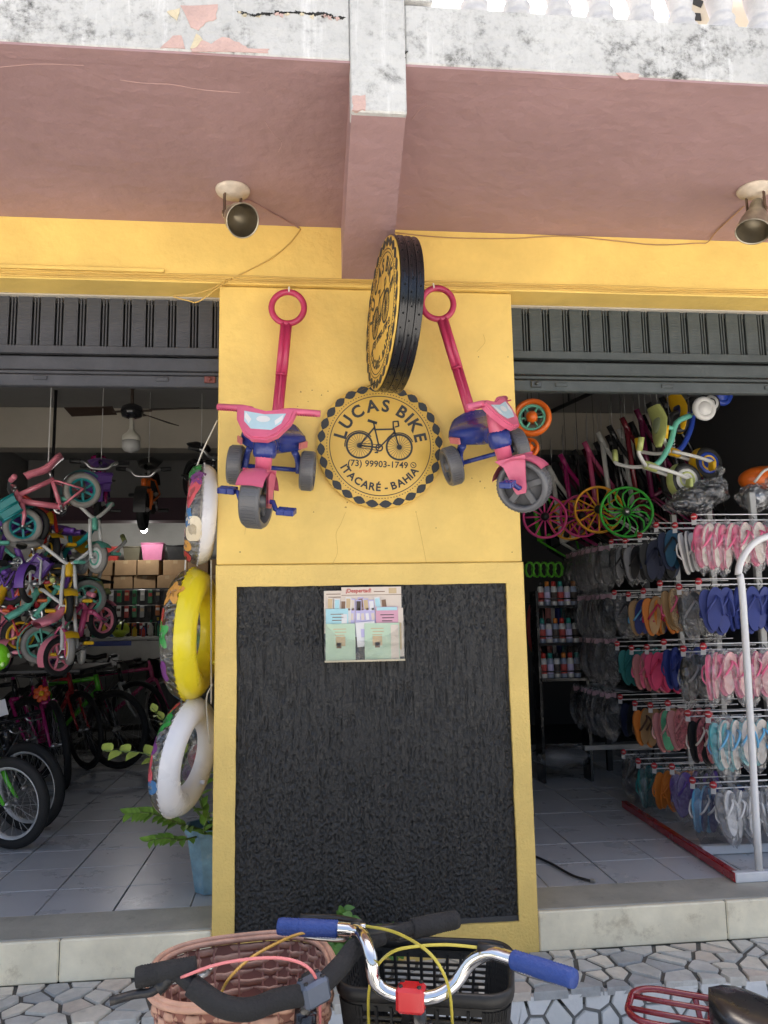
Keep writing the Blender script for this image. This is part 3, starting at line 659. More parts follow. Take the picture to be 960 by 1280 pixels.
def trike_pose(rear, roll, yaw, pitch):                 # hung by the ring: nose down, leaning in the wall plane
    base = Matrix((Vector((0, -1, 0)), Vector((1, 0, 0)), Vector((0, 0, 1)))).transposed().to_4x4()   # forward -> -Y
    return TR(rear) @ RY(roll) @ RZ(yaw) @ base @ RY(pitch)
push_trike('pink and blue push tricycle facing the street, hung beside the bike room opening', trike_pose(at(340, 585, -.095), 5.5, -4, 24), -10, 24)
push_trike('pink and blue push tricycle turned sideways, hung beside the flip-flop room opening', trike_pose(at(606, 571, -.12), -15.5, 0, 25), 52, 25)

# -- spot lamps under the soffit
BRS = M('tarnished_brass', (.46, .42, .33), .38, .8, var=.3, vs=20, bump=.1, dirt=.4, dcol=(.16, .1, .05)); PLT = M('stained_white_enamel', (.55, .47, .38), .5, var=.2, vs=25, dirt=.5, dcol=(.2, .1, .05)); RST = M('rusty_bracket', (.12, .075, .05), .7, .5, var=.3, vs=40)
REFL = M('lamp_reflector', (.20, .17, .12), .38, .8, var=.3)
def spot(label, pos, aim, drop):
    t = thing('spot_lamp', label, 'lamp', TR(pos) @ Matrix.Scale(1.3, 4), 'spot lamps under the soffit')
    MB().lathe([(.0, -.022), (.030, -.022), (.034, -.016), (.050, -.012), (.054, -.004), (.054, -.0005)], 28).obj('ceiling_plate', PLT, t)
    a = Vector(aim).normalized(); sd2 = a.cross(Vector((0, 0, 1))).normalized(); piv = Vector((0, 0, -drop))
    b = MB()
    for s in (-1, 1): b.box(sd2*s*.028+Vector((0, 0, -drop/2-.012)), (.004, .012, drop), frame_to((0, 0, 0), sd2, (0, 0, 1)).to_3x3())
    b.tube([piv-sd2*.034, piv+sd2*.034], .006, 8); b.obj('bracket', RST, t)
    T = frame_to(piv, sd2, a); 
    cup = MB().lathe([(.0, -.045), (.018, -.045), (.024, -.03), (.026, .0), (.036, .02), (.046, .05), (.052, .085), (.053, .088), (.050, .088), (.044, .05), (.034, .022), (.0, .012)], 32, T).obj('lamp_cup', BRS, t)
    MB().lathe([(.0486, .086), (.042, .05), (.033, .024), (.0, .0145)], 32, T, cap=False).obj('reflector', REFL, cup)
spot('tarnished spot lamp tilted down, on the soffit above the bike room', at(291, 236, 0) if 0 else atZ(291, 237, SO), (.42, -.70, -.58), .085)
spot('tarnished spot lamp in side view, on the soffit above the flip-flop room', atZ(943, 236, SO), (-.34, -.22, -.85), .080)

# -- cables
def cable(label, pts, r, mat, name='cable', cat='cable', n=40): return MB().tube(bez(pts, n), r, 6).obj(name, mat, label=label, cat=cat)
YC = M('yellow_painted_cable', (.62, .40, .10), .5); MC = M('mauve_painted_cable', (.33, .19, .17), .5)
Yc = -.026
cable('thin twisted cable from the spot lamp above the bike room to the lintel', [atZ(299, 254, 2.935), atZ(312, 251, SO-.004), atZ(340, 266, SO-.004), at(374, 285, Yc-.0)], .0035, MC)
cable('thin yellow cable slanting down the lintel under the spot lamp', [at(376, 286, Yc), at(362, 304, Yc), at(340, 322, Yc), at(318, 334, Yc), at(292, 347, Yc)], .0032, YC)
cable('loose yellow cable end looping over the shutter', [at(290, 348, Yc), at(272, 360, -.04), at(248, 377, -.045), at(236, 376, -.045), at(216, 370, -.04), at(240, 368, -.05), at(262, 362, -.045), at(284, 350, Yc)], .003, YC)
cable('sagging twisted cable along the lintel below the soffit', [at(494, 291, Yc), at(560, 297, Yc), at(640, 298, Yc), at(700, 295, Yc), at(760, 300, Yc), at(820, 306, Yc), at(870, 304, Yc), at(884, 303, Yc-.004), atZ(895, 290, SO-.005), atZ(910, 276, SO-.005), atZ(930, 258, SO-.006)], .0028, M('brown_painted_cable', (.38, .22, .10), .6))
for k, lab in enumerate(('upper yellow cable clipped along the foot of the lintel', 'middle yellow cable clipped along the foot of the lintel', 'lower yellow cable clipped along the foot of the lintel')):
    z = 2.722-k*.011; cable(lab, [(x, Yc-.0+.004*(k % 2), z+.0025*math.sin(x*7+k)) for x in [-3+.25*i for i in range(25)]], .004, YC, n=60)
MB().box((-1.52, -.0275, 2.737), (1.25, .014, .016), bev=.002).obj('cable_trunking', YEL, label='short yellow plastic trunking strip on the lintel above the left shutter', cat='trunking')

# -- leaflet holder
ACR = clear('clear_acrylic', (.97, .97, .96), .05, .05)
def paper(n, c): return M('paper_'+n, c, .7, var=.04, bump=.02)
hl, hr = at(405, 733, -.03).x, at(504, 733, -.03).x; ht, hb0 = at(450, 742, -.03).z, at(450, 827, -.03).z; hw_ = hr-hl; hx = (hl+hr)/2
lh = thing('leaflet_holder', 'clear acrylic leaflet holder fixed to the top of the black panel', 'leaflet holder', TR(hx, 0, hb0))
HH = ht-hb0
MB().box((0, -.004, HH/2), (hw_, .004, HH), bev=.001).obj('back_plate', ACR, lh)
def pocket(b):
    o = [(-hw_/2, 0), (hw_/2, 0), (hw_/2, HH*.68)]; o += [(hw_/2*math.cos(a*PI/2/10)-hw_*.0, HH*.68-HH*.36*math.sin(a*PI/2/10)) for a in range(1, 10)]
    o += [(hw_*.09, HH*.30), (-hw_*.05, HH*.30)]; o += [(-hw_*.1-hw_*.4*math.sin(a*PI/2/10), HH*.32+HH*.36*(1-math.cos(a*PI/2/10))) for a in range(1, 10)]; o += [(-hw_/2, HH*.68)]
    b.prism(o, .040, .043, RX(90)); b.box((0, -.022, .0015), (hw_, .036, .003)); 
    for s in (-1, 1): b.box((s*(hw_/2-.001), -.022, HH*.34), (.002, .036, HH*.66))
b = MB(); pocket(b); b.obj('front_pocket', ACR, lh)
MB().box((0, -.0425, .004), (hw_, .006, .008), bev=.001).obj('bottom_lip', M('cream_lip', (.55, .48, .33), .5), lh)
PAP = {'cream': paper('cream', (.72, .62, .52)), 'cyan': paper('cyan', (.42, .68, .72)), 'rose': paper('rose', (.68, .36, .45)), 'mint': paper('mint', (.52, .66, .48)), 'lilac': paper('lilac', (.55, .50, .72)), 'dark': paper('dark', (.08, .06, .05)), 'white': paper('white', (.78, .76, .74)), 'tan': paper('tan', (.6, .45, .26)), 'red': paper('red', (.5, .08, .07)), 'brown': paper('brown', (.22, .13, .08))}
def leaf(name, label, x, z, w, h, y, col, bits, tilt=0, cat='leaflet'):
    t = thing(name, label, cat, TR(hx+x*hw_, -y, hb0+z*HH) @ RY(tilt)); 
    MB().box((0, 0, h*HH/2), (w*hw_, .0012, h*HH)).obj('page', PAP[col], t)
    for (bx, bz, bw, bh, bc) in bits: MB().box((bx*hw_, -.001, bz*HH), (bw*hw_, .0006, bh*HH)).obj('print', PAP[bc], t)
    return t
ln = lambda x, z, w, c='brown', k=3: [(x+.012*(i % 2), z-.045*i, w*(1-.12*i), .012, c) for i in range(k)]
mg = leaf('magazine', 'cream magazine with red title at the back of the leaflet holder', .10, .42, .76, .68, .010, 'cream', [(.05, .17, .12, .05, 'white'), (.27, .62, .1, .08, 'tan'), (.1, .61, .14, .012, 'brown'), (0, .56, .76, .008, 'brown')])
b = MB(); text_into(b, '¡Despertad!', .023, TR(-.055, -.0011, .60*HH) @ RX(90), bold=.0006); b.obj('lettering', PAP['red'], mg)
leaf('magazine', 'cream magazine with grey print in the left back corner of the holder', -.38, .42, .24, .63, .0085, 'cream', ln(0, .58, .18, k=2))
for k, (x, col, top) in enumerate(((-.44, 'cream', 'tan'), (-.35, 'white', 'cyan'), (-.27, 'cream', 'brown'), (-.21, 'white', 'tan'), (-.16, 'lilac', 'cream'), (-.08, 'lilac', 'dark'), (.01, 'lilac', 'brown'), (.07, 'lilac', 'tan'), (.14, 'lilac', 'white'), (.22, 'white', 'cyan'), (.30, 'cream', 'brown'))):
    leaf('folded_leaflet', ['narrow %s leaflet with %s top edge standing %s' % (col, top, 'behind the cyan leaflet' if k < 5 else 'between the cyan and rose leaflets' if k < 9 else 'behind the rose leaflet')][0], x, .36, .072, .59-.02*(k % 3), .014+.0015*(k % 2), col, [(0, .50-.02*(k % 3), .055, .14, top), (.0, .3, .04, .10, 'white' if k % 2 else 'cream'), (.01, .41, .03, .03, 'brown')], tilt=(-6 if k > 5 else 2))
leaf('leaflet', 'cyan leaflet with dark print standing behind the left pocket edge', -.34, .30, .28, .48, .022, 'cyan', ln(.0, .40, .16)+[(.09, .3, .07, .2, 'white')])
leaf('leaflet', 'rose and cyan leaflet standing behind the right pocket edge', .29, .30, .28, .50, .022, 'rose', [(0, .47, .26, .05, 'cyan')]+ln(.0, .38, .17, 'dark'))
leaf('leaflet', 'tan leaflet with pale edge at the right end of the holder', .44, .06, .11, .72, .020, 'cream', [(0, .3, .06, .4, 'tan')])
leaf('brochure', 'mint green brochure with hand photo in the left pocket', -.30, .02, .37, .54, .031, 'mint', ln(-.01, .46, .16, 'tan')+[(.0, .28, .12, .14, 'tan'), (-.02, .22, .06, .08, 'brown')])
leaf('brochure', 'mint green brochure with hand photo in the right pocket', .22, .02, .44, .54, .031, 'mint', [(.16, .26, .10, .5, 'cream')]+ln(-.06, .46, .16, 'tan')+[(-.06, .28, .12, .14, 'tan'), (-.06, .22, .06, .08, 'brown')])
leaf('leaflet', 'white sheet lying behind the pocket notch between two brochures', .03, .22, .24, .36, .027, 'white', [(0, .2, .12, .12, 'lilac')], tilt=-4)
# ------------------------------------------------------------------ bicycles
RUB = M('black_rubber', (.012, .012, .012), .75, bump=.2, bs=150, var=.2); STEEL = M('brushed_steel', (.5, .5, .5), .3, 1, var=.1); CHR = M('chrome', (.72, .72, .72), .12, 1, var=.1, bump=.02); BLKP = plastic('black', (.014, .014, .015), .45); WHP = plastic('white', (.62, .62, .60)); BKM = paint('black', (.012, .012, .014))
GRT = plastic('grey_rubber', (.24, .23, .21), .6)
WC = {}
def wheel(parent, T, r, tr, tyre, rim, spoke, hub, ns=28, mag=0, name='wheel'):
    key = (r, tr, tyre.name, rim.name, spoke.name, ns, mag)
    if key not in WC:
        a = MB().torus((0, 0, 0), r-tr, tr, (0, 1, 0), 48, 10, (1, .92)).mesh('tyre', tyre)
        ri = r-2*tr+.003; b = MB().lathe([(ri, -tr*.55), (ri+.004, -tr*.6), (ri+.004, tr*.6), (ri, tr*.55), (ri-.012, tr*.25), (ri-.012, -tr*.25), (ri, -tr*.55)], 48, RX(90), cap=False).mesh('rim', rim)
        s = MB()
        if mag:
            for i in range(mag):
                t = 2*PI*i/mag; s.box((math.cos(t)*ri*.52, 0, math.sin(t)*ri*.52), (ri*.98, tr*.7, r*.13), RY(-math.degrees(t)).to_3x3(), bev=.003)
        else:
            for i in range(ns):
                t = 2*PI*i/ns; u = t+(.55 if i % 2 else -.55)*(1 if i % 4 < 2 else -1); y = .022*(1 if i % 2 else -1)
                s.tube([(math.cos(u)*.02, y, math.sin(u)*.02), (math.cos(t)*(ri-.008), 0, math.sin(t)*(ri-.008))], .0013, 3, cap=False)
        h = MB().lathe([(.006, -.05), (.011, -.045), (.02, -.03), (.02, -.024), (.013, -.02), (.013, .02), (.02, .024), (.02, .03), (.011, .045), (.006, .05)], 12, RX(90)).mesh('hub', hub)
        WC[key] = (a, b, s.mesh('spokes', spoke), h)
    a, b, s, h = WC[key]; o = link(name, a, parent, T)
    link('rim', b, o); link('spokes', s, o); link('hub', h, o); return o
def bicycle(label, mat, r=.33, tr=.024, frame=None, fork=None, tyre=None, rim=None, spoke=None, k=1, kz=1, mag=0, bar='flat', grip=None, saddle=None, steer=0, group=None, stand=True, train=False, guard=None, name='bicycle', basket=None, step=False, bar_h=0, cat='bicycle', mono=False, barw=None, bar_mat=None, clamp=None, cable_mat=None, grip_len=.11, grip_r=.0165, cables=True):
    frame = frame or BKM; fork = fork or frame; tyre = tyre or RUB; rim = rim or BLKP; spoke = spoke or STEEL; grip = grip or BLKP; saddle = saddle or BLKP
    t = thing(name, label, cat, mat, group)
    wb = 1.04*k; X = lambda x, z, y=0: Vector((x*k, y, r+(z-.33)*kz))
    ft = .017*(1 if k > .7 else .95)
    wheel(t, TR(0, 0, r), r, tr, tyre, rim, spoke, STEEL, mag=mag)
    bb, sc, hb_, ht_ = X(.42, .29), X(.27, .72), X(.85, .66), X(.82, .78)
    b = MB()
    b.tube([bb, sc], ft*.85, 10); b.tube([bb, hb_], ft*1.2, 10); b.tube([hb_-(ht_-hb_)*.15, ht_], ft*1.25, 12)
    if step: b.tube(bez([sc+(bb-sc)*.55, (sc+hb_)*.5-Vector((0, 0, .17*kz)), hb_+(ht_-hb_)*.5], 8), ft*.9, 10)
    else: b.tube([sc+(bb-sc)*.07, ht_+(hb_-ht_)*.25], ft, 10)
    for s in (-1, 1):
        b.tube([bb+Vector((-.02, s*.03, 0)), Vector((.0, s*.06, r))], ft*.5, 6); b.tube([sc+(bb-sc)*.08, sc+(bb-sc)*.08+Vector((-.05*k, s*.045, -.07*kz)), Vector((0, s*.06, r))], ft*.45, 6)
    b.tube([bb+Vector((0, -.035, 0)), bb+Vector((0, .035, 0))], .02, 10); fr = b.obj('frame', frame, t)
    b = MB(); b.tube([sc, X(.235, .84)], ft*.7, 8); b.obj('seat_post', STEEL, t)
    sd_ = X(.225, .86); b = MB(); rows = []
    for i in range(9):
        u = i/8; w = (.085*(1-u)**.8+.022)*(.35 if i == 0 else 1)*(.6 if i == 8 else 1); 
        rows.append([sd_+Vector((-.11+.25*u, w*math.cos(a), .02+.022*math.sin(a)*(1 if math.sin(a) > 0 else 1.2)+.012*math.cos(u*PI*2)))*1 for a in [2*PI*q/12 for q in range(13)]])
    b.grid(rows)
    if saddle != 'none': b.obj('saddle', saddle, t)
    ST = TR(hb_) @ RZ(steer)
    ax = (ht_-hb_).normalized(); so_ = lambda v: hb_ + (Matrix.Rotation(rad(steer), 3, ax) @ (Vector(v)-hb_))
    cr = hb_-ax*.03; b = MB(); fy = tr+.022
    b.tube([so_(cr+Vector((0, -fy, 0))), so_(cr), so_(cr+Vector((0, fy, 0)))], ft*1.1, 8)
    for s in (-1, 1): b.tube([so_(cr+Vector((0, s*fy, 0))), so_(cr*.45+Vector((wb, 0, r))*.55+Vector((-.012, s*fy, 0))), so_((wb, s*fy, r))], [ft*.95, ft*.8, ft*.5], 8)
    b.tube([so_(hb_), so_(ht_+ax*.05*kz)], ft*.8, 8); fk = b.obj('fork', fork, t)
    wm = Matrix.Rotation(rad(steer), 4, ax); wheel(t, TR(hb_) @ wm @ TR(Vector((wb, 0, r))-hb_), r, tr, tyre, rim, spoke, STEEL, mag=mag, name='front_wheel')
    sm_ = ht_+ax*(.06*kz+bar_h); fwd = Vector((1, 0, 0))
    pts = {'flat': [(.05, -.29, .0), (.06, -.12, .0), (.06, 0, 0), (.06, .12, 0), (.05, .29, 0)], 'riser': [(-.03, -.30, .075), (.0, -.20, .075), (.035, -.14, .06), (.05, -.09, .01), (.05, 0, 0), (.05, .09, .01), (.035, .14, .06), (.0, .20, .075), (-.03, .30, .075)],
           'cruiser': [(-.17, -.27, .03), (-.06, -.26, .035), (.03, -.2, .035), (.05, -.1, .01), (.05, 0, 0), (.05, .1, .01), (.03, .2, .035), (-.06, .26, .035), (-.17, .27, .03)]}[bar]
    ks = min(1, .35+.65*k); pts = [so_(sm_+Vector(p)*ks) for p in pts]
    cl_ = so_(sm_+Vector((.05*ks, 0, 0)))
    if barw:
        mi_ = mat.inverted(); pts = [mi_ @ Vector(p_) for p_ in barw]; cl_ = pts[len(pts)//2]
    b = MB(); b.tube(bez(pts, 40 if barw else 24), .0125 if barw else .011, 12 if barw else 8); b.tube([so_(ht_+ax*.04*kz), so_(sm_)], .012, 8); b.tube([so_(sm_), cl_], .016, 8); hbo = b.obj('handlebar', bar_mat or (STEEL if k < .7 else BKM), t)
    if clamp:
        dd = (pts[len(pts)//2+1]-pts[len(pts)//2-1]).normalized(); F_ = frame_to(cl_, dd, (0, 0, 1)); MB().box(cl_, (.052, .040, .044), F_.to_3x3(), bev=.006).obj('stem_clamp', clamp, hbo)
        for sx_ in (-1, 1):
            for sy_ in (-1, 1): MB().tube([F_ @ Vector((sx_*.017, sy_*.011, .021)), F_ @ Vector((sx_*.017, sy_*.011, .0245))], .0042, 8).obj('bolt', BLKP, hbo)
    for (p, q) in ((pts[0], pts[1]), (pts[-1], pts[-2])):
        d = (q-p).normalized(); gp = [p-d*.008, p-d*.004]+[p+d*grip_len*ks*(q_/40) for q_ in range(1, 40)]+[p+d*grip_len*ks]; gr_ = [grip_r*.9]+[grip_r*(1 if (q_ % 2 or not barw or 12 < q_ < 26) else .94) for q_ in range(40)]+[grip_r*.85]
        MB().tube(gp if barw else gp[::8]+[gp[-1]], gr_ if barw else grip_r, 14).obj('grip', grip, hbo)
        if k > .7:
            side = Vector((0, 0, -1)); MB().tube(bez([p+d*.12+side*.005, p+d*.11+side*.03+so_(hb_+fwd*.03)-so_(hb_), p+d*.02+side*.035+so_(hb_+fwd*.045)-so_(hb_)], 6), .005, 6).obj('brake_lever', STEEL, hbo)
    if k > .7 and cables:
        for s in (-1, 1): MB().tube(bez([pts[0 if s < 0 else -1]*.7+pts[len(pts)//2]*.3, so_(sm_+Vector((.16, s*.1, .02))), so_(hb_+Vector((.1, s*.02, .02))), so_(cr+Vector((.04, 0, 0)))], 12), .0028, 5).obj('brake_cable', cable_mat or BLKP, t)
    b = MB(); b.torus(bb+Vector((0, -.045, 0)), .075*min(1, k*1.1), .006, (0, 1, 0), 24, 6, (1.6, .6))
    for i in range(5):
        a = 2*PI*i/5; b.tube([bb+Vector((0, -.045, 0)), bb+Vector((math.cos(a)*.075*k, -.045, math.sin(a)*.075*k))], .006, 5)
    for s in (-1, 1): b.tube([bb+Vector((0, s*.05, 0)), bb+Vector((.06*k*s, s*.065, -.15*kz*s*.8))], .009, 6)
    b.tube([bb+Vector((0, -.06, 0)), bb+Vector((0, .06, 0))], .008, 6); cr_ = b.obj('crank', STEEL if not train else WHP, t)
    for s in (-1, 1): MB().box(bb+Vector((.06*k*s, s*.11, -.15*kz*s*.8)), (.08*min(1, k*1.2), .08, .022), bev=.005).obj('pedal', BLKP if not train else WHP, cr_)
    b = MB()
    for dz in (.07, -.07): b.tube([bb+Vector((0, -.045, dz*k)), Vector((0, -.045, r+dz*.5*k))], .004, 4)
    b.obj('chain' if not guard or not train else 'chain', M('chain_steel', (.1, .09, .08), .5, .8), t)
    if guard:
        for (c_, wmx, a0, a1, nm) in ((Vector((0, 0, r)), Matrix.Identity(4), 20, 170, 'rear_mudguard'), (Vector((wb, 0, r)), TR(hb_) @ wm @ TR(-hb_), 10, 150, 'front_mudguard')):
            rr = []
            for i in range(12):
                a = rad(a0+(a1-a0)*i/11); R = r+.016; rr.append([wmx @ (c_+Vector((math.cos(a)*(R-(y*18)**2*.006), y*tr/.024, math.sin(a)*(R-(y*18)**2*.006)))) for y in (-.034, -.02, 0, .02, .034)])
            MB().grid(rr).obj(nm, guard, t)
    if train:
        for s in (-1, 1):
            MB().tube([(0, s*.06, r), (0, s*.13, r*.75), (0, s*.13, r*.45)], .007, 6).obj('stabiliser_arm', STEEL, t)
            MB().torus((0, s*.145, r*.42), r*.33, .014, (0, 1, 0), 20, 8).lathe([(r*.33, -.008), (r*.33, .008)], 16, TR(0, s*.145, r*.42) @ RX(90)).obj('stabiliser_wheel', WHP, t)
    if basket:
        bc = so_(sm_+Vector((.17*ks, 0, -.06*kz))); b = MB(); R3 = Matrix.Rotation(rad(steer), 3, ax)
        for (z, w, d) in ((-.16, .85, .85), (-.08, .93, .93), (0, 1, 1)):
            P = [(-.10, -.13), (.10, -.13), (.12, 0), (.10, .13), (-.10, .13)]; b.tube([bc+R3 @ Vector((x*d, y*w, z))*ks*1.1 for x, y in P], .008, 6, closed=True)
        rw = []
        for (z, w) in ((-.17, .84), (0, 1)): rw.append([bc+R3 @ Vector((x*w, y*w, z))*ks*1.1 for x, y in ((-.10, -.13), (.10, -.13), (.12, 0), (.10, .13), (-.10, .13), (-.10, -.13))])
        b.smooth = False; b.grid(rw); b.add(rw[0][:5], [(0, 1, 2, 3, 4)]); b.obj('basket', basket, t)
    if stand: MB().tube([bb+Vector((-.06*k, .04, -.02)), bb+Vector((-.10*k, .16*k, -bb.z+.008))], .007, 6).obj('kickstand', STEEL, t)
    return t
def ground_bike(contact, heading, lean=0): return TR(contact) @ RZ(heading) @ RX(lean)
def floor_bike(label, px, py, heading, lean=-6, **kw):  # placed by where its front wheel meets the tiles
    r = kw.get('r', .33); k = kw.get('k', 1); p = atZ(px, py, 0); p.z = .003; h = rad(heading); o = p - Vector((math.cos(h), math.sin(h), 0))*1.04*k
    return bicycle(label, ground_bike(o, heading, lean), **kw)
GB = 'bicycles parked on the shop floor'
MAG = paint('magenta', (.48, .02, .18)); RED = paint('red', (.48, .03, .04)); GRN = paint('lime', (.10, .50, .03)); WHT2 = paint('white', (.65, .65, .63)); PNK = paint('pink', (.62, .10, .24)); DPK = paint('dull_pink', (.66, .19, .25)); TEAL = plastic('teal', (.01, .22, .23)); MINT = plastic('mint', (.13, .45, .34)); PURP = plastic('purple', (.13, .05, .30)); YELP = plastic('yellow', (.72, .42, .01)); ORG = plastic('orange', (.68, .13, .01)); BLU = plastic('blue', (.015, .05, .33)); PISTA = plastic('pistachio', (.42, .47, .16)); REDP = plastic('red', (.5, .03, .02)); PKP = plastic('soft_pink', (.68, .21, .27))
SILV = M('silver_rim', (.66, .66, .66), .4, .5, var=.06)
floor_bike('small bicycle with silver rims and lime green hub side at the room entrance', 14, 1062, -22, r=.248, k=.72, kz=.74, tr=.03, rim=SILV, frame=GRN, group=GB, lean=4)
floor_bike('small black bicycle with silver rims behind the one with the lime frame', 36, 1040, -24, r=.262, k=.74, kz=.76, tr=.03, rim=SILV, frame=BKM, group=GB, lean=5)
floor_bike('dark bicycle with magenta suspension fork and black tyres', 40, 978, -38, frame=BKM, fork=MAG, tr=.028, group=GB, lean=4, bar='riser')
floor_bike('magenta step-through bicycle leaning on its kickstand', 78, 988, -62, frame=MAG, fork=MAG, tr=.028, group=GB, lean=8, step=True, bar='cruiser')
floor_bike('red bicycle with thin chrome fork and black rims', 108, 962, -50, frame=RED, fork=RED, tr=.024, group=GB, lean=6)
floor_bike('lime green mountain bicycle with black fork', 146, 962, -28, frame=GRN, fork=BKM, tr=.026, group=GB, lean=3, bar='riser')
floor_bike('bicycle with white front fork and black frame near the counter', 172, 938, -24, frame=BKM, fork=WHT2, tr=.022, group=GB, lean=2)
floor_bike('pink city bicycle with silver rims below the counter', 212, 930, -8, frame=PNK, fork=PNK, tr=.016, rim=SILV, tyre=GRT, group=GB, steer=70, lean=0, guard=STEEL)
MB().ball((0, 0, 0), (.05, .05, .05)); fl = thing('artificial_flower', 'orange artificial flower with yellow heart tied to a handlebar', 'flower', TR(at(52, 867, 2.55)) @ RX(80))
for i in range(7):
    a = 2*PI*i/7; MB().ball((math.cos(a)*.035, math.sin(a)*.035, 0), (.028, .022, .008), 10, 6, RZ(math.degrees(a)).to_3x3()).obj('petal', plastic('petal_orange', (.75, .10, .02)), fl)
MB().ball((0, 0, .006), (.02, .02, .01), 10, 6).obj('flower_heart', YELP, fl)
for (px, py, Y, lab) in ((75, 820, 3.0, 'white price tag hanging on a handlebar beside the magenta bicycle'), (143, 824, 4.2, 'cream price tag hanging below the counter by the white fork'), (2, 885, 2.0, 'white price tag on the bicycle at the room entrance')):
    g = thing('price_tag', lab, 'tag', TR(at(px, py, Y)) @ RY(rnd.uniform(-25, 25))); MB().box((0, 0, 0), (.065, .001, .10)).obj('card', PAP['white'], g); MB().tube([(0, 0, .05), (.01, 0, .10)], .001, 4).obj('string', WHP, g)

# -- children's bicycles hung from the ceiling
def hang(label, px, py, Y, heading, pitch, roll=0, line=True, **kw):   # px,py: rear wheel hub
    p = at(px, py, Y); r = kw['r']; m = TR(p) @ RZ(heading) @ RY(pitch) @ RX(roll) @ TR(0, 0, -r)
    t = bicycle(label, m, stand=False, group="children's bicycles hung from the ceiling", name='childrens_bicycle', **kw)
    if line:
        sp = m @ Vector((.22*kw['k'], 0, r+.55*kw.get('kz', 1))); top = Vector((sp.x, sp.y, 2.999)); mi = m.inverted()
        MB().tube([mi @ sp, mi @ top], .003, 5).obj('hanging_cord', WHP, t)
    return t
hang("child's pink bicycle with teal spoked wheels and white tyres, hung from the ceiling", 103, 613, 1.75, 200, 36, r=.115, tr=.021, k=.40, kz=.42, tyre=GRT, rim=TEAL, spoke=TEAL, frame=DPK, mag=6, saddle=PKP, grip=PKP, guard=TEAL, train=False, basket=TEAL, bar='riser')
hang("child's purple bicycle with magenta fork, hung turned towards the street", 126, 622, 2.6, -78, 14, r=.15, tr=.025, k=.42, kz=.46, frame=PURP, fork=MAG, rim=PURP, spoke=PURP, mag=6, saddle=PURP, basket=PURP, bar='riser', guard=PURP)
hang("child's black and orange bicycle hung facing the street", 190, 618, 2.9, -88, 24, r=.16, tr=.03, k=.42, kz=.46, frame=ORG, fork=ORG, rim=BLKP, guard=BLKP, bar='riser', mag=5, spoke=BLKP)
hang("child's dark bicycle hung beside the swim rings", 240, 598, 2.9, -60, 20, r=.16, tr=.026, k=.45, kz=.46, frame=BKM, fork=WHT2, bar='riser')
hang("child's black bicycle hung high behind the purple one", 122, 590, 3.9, -75, 10, r=.16, tr=.026, k=.5, kz=.46, frame=BKM, fork=MAG, bar='riser')
# -- pile of small bicycles and tricycles on the left
def tot_trike(label, mat, frame, bar_m, seat, wheelm, tyre, accent, group, deco=None):      # toddler tricycle: bent tube, bucket saddle, pedals on the front wheel
    t = thing('toddler_tricycle', label, 'tricycle', mat, group)
    for s in (-1, 1): 
        b = MB().torus((0, s*.15, .07), .055, .018, (0, 1, 0), 24, 8).lathe([(.055, -.012), (.055, .012)], 20, TR(0, s*.15, .07) @ RX(90)); b.obj('wheel', tyre if s < 0 else wheelm, t)
    MB().tube([(0, -.15, .07), (0, .15, .07)], .008, 6).obj('axle', STEEL, t)
    MB().tube(bez([(0, 0, .07), (.06, 0, .16), (.18, 0, .19), (.30, 0, .25), (.35, 0, .31)], 14), .017, 10).obj('frame_tube', frame, t)
    MB().tube([(.10, 0, .17), (.085, 0, .25)], .014, 8).obj('seat_post', frame, t)
    rows = []
    for i in range(10):
        u = i/9; w = .09*math.sqrt(max(.02, 1-((u-.35)/.66)**2)); rows.append([Vector((-.02+.24*u, w*math.cos(a), .265+.018*math.sin(a)+.07*max(0, .3-u)**1*2)) for a in [2*PI*q/12 for q in range(13)]])
    b = MB(); b.grid(rows); sd_ = b.obj('seat', seat, t)
    if deco: MB().ball((.08, 0, .284), (.06, .045, .006), 14, 6).obj('seat_print', deco, sd_)
    for s in (-1, 1): MB().tube(bez([(.345, s*.03, .34), (.37, s*.04, .20), (.40, s*.045, .09)], 6), .012, 8).obj('fork_leg', bar_m, t)
    MB().lathe([(.022, 0), (.026, .02), (.026, .07), (.02, .09)], 12, TR(.352, 0, .27) @ RY(-12)).obj('head', accent, t)
    b = MB().tube(bez([(.27, -.17, .46), (.31, -.15, .46), (.34, -.08, .40), (.345, 0, .35), (.34, .08, .40), (.31, .15, .46), (.27, .17, .46)], 24), .0115, 8); hb_ = b.obj('handlebar', bar_m, t)
    for s in (-1, 1): MB().tube([(.225, s*.18, .46), (.30, s*.158, .46)], .017, 10).obj('grip', accent, hb_)
    fw = MB().torus((.40, 0, .09), .078, .022, (0, 1, 0), 32, 8, (1, .9)).obj('front_wheel', tyre, t)
    MB().lathe([(.072, -.014), (.060, -.02), (.02, -.022), (.02, .022), (.060, .02), (.072, .014)], 24, TR(.40, 0, .09) @ RX(90)).obj('wheel_disc', wheelm, fw)
    b = MB()
    for s in (-1, 1): b.torus((.40, s*.021, .09), .043, .006, (0, 1, 0), 24, 6)
    b.obj('wheel_ring', accent, fw)
    b = MB().tube([(.40, -.05, .09), (.40, .05, .09)], .007, 6)
    for s in (-1, 1): b.tube([(.40, s*.05, .09), (.40+s*.04, s*.055, .09+s*.03), (.40+s*.04, s*.07, .09+s*.03)], .006, 6)
    b.obj('crank', STEEL, t)
    for s in (-1, 1): MB().box((.40+s*.04, s*.10, .09+s*.03), (.055, .06, .022), bev=.006).obj('pedal', accent, t)
    rr = []
    for i in range(8):
        a = rad(35+i*15); rr.append([Vector((.40+.112*math.cos(a), y, .09+(.112-abs(y)*.25)*math.sin(a))) for y in (-.04, -.02, 0, .02, .04)])
    MB().grid(rr).obj('mudguard', accent, t)
    return t
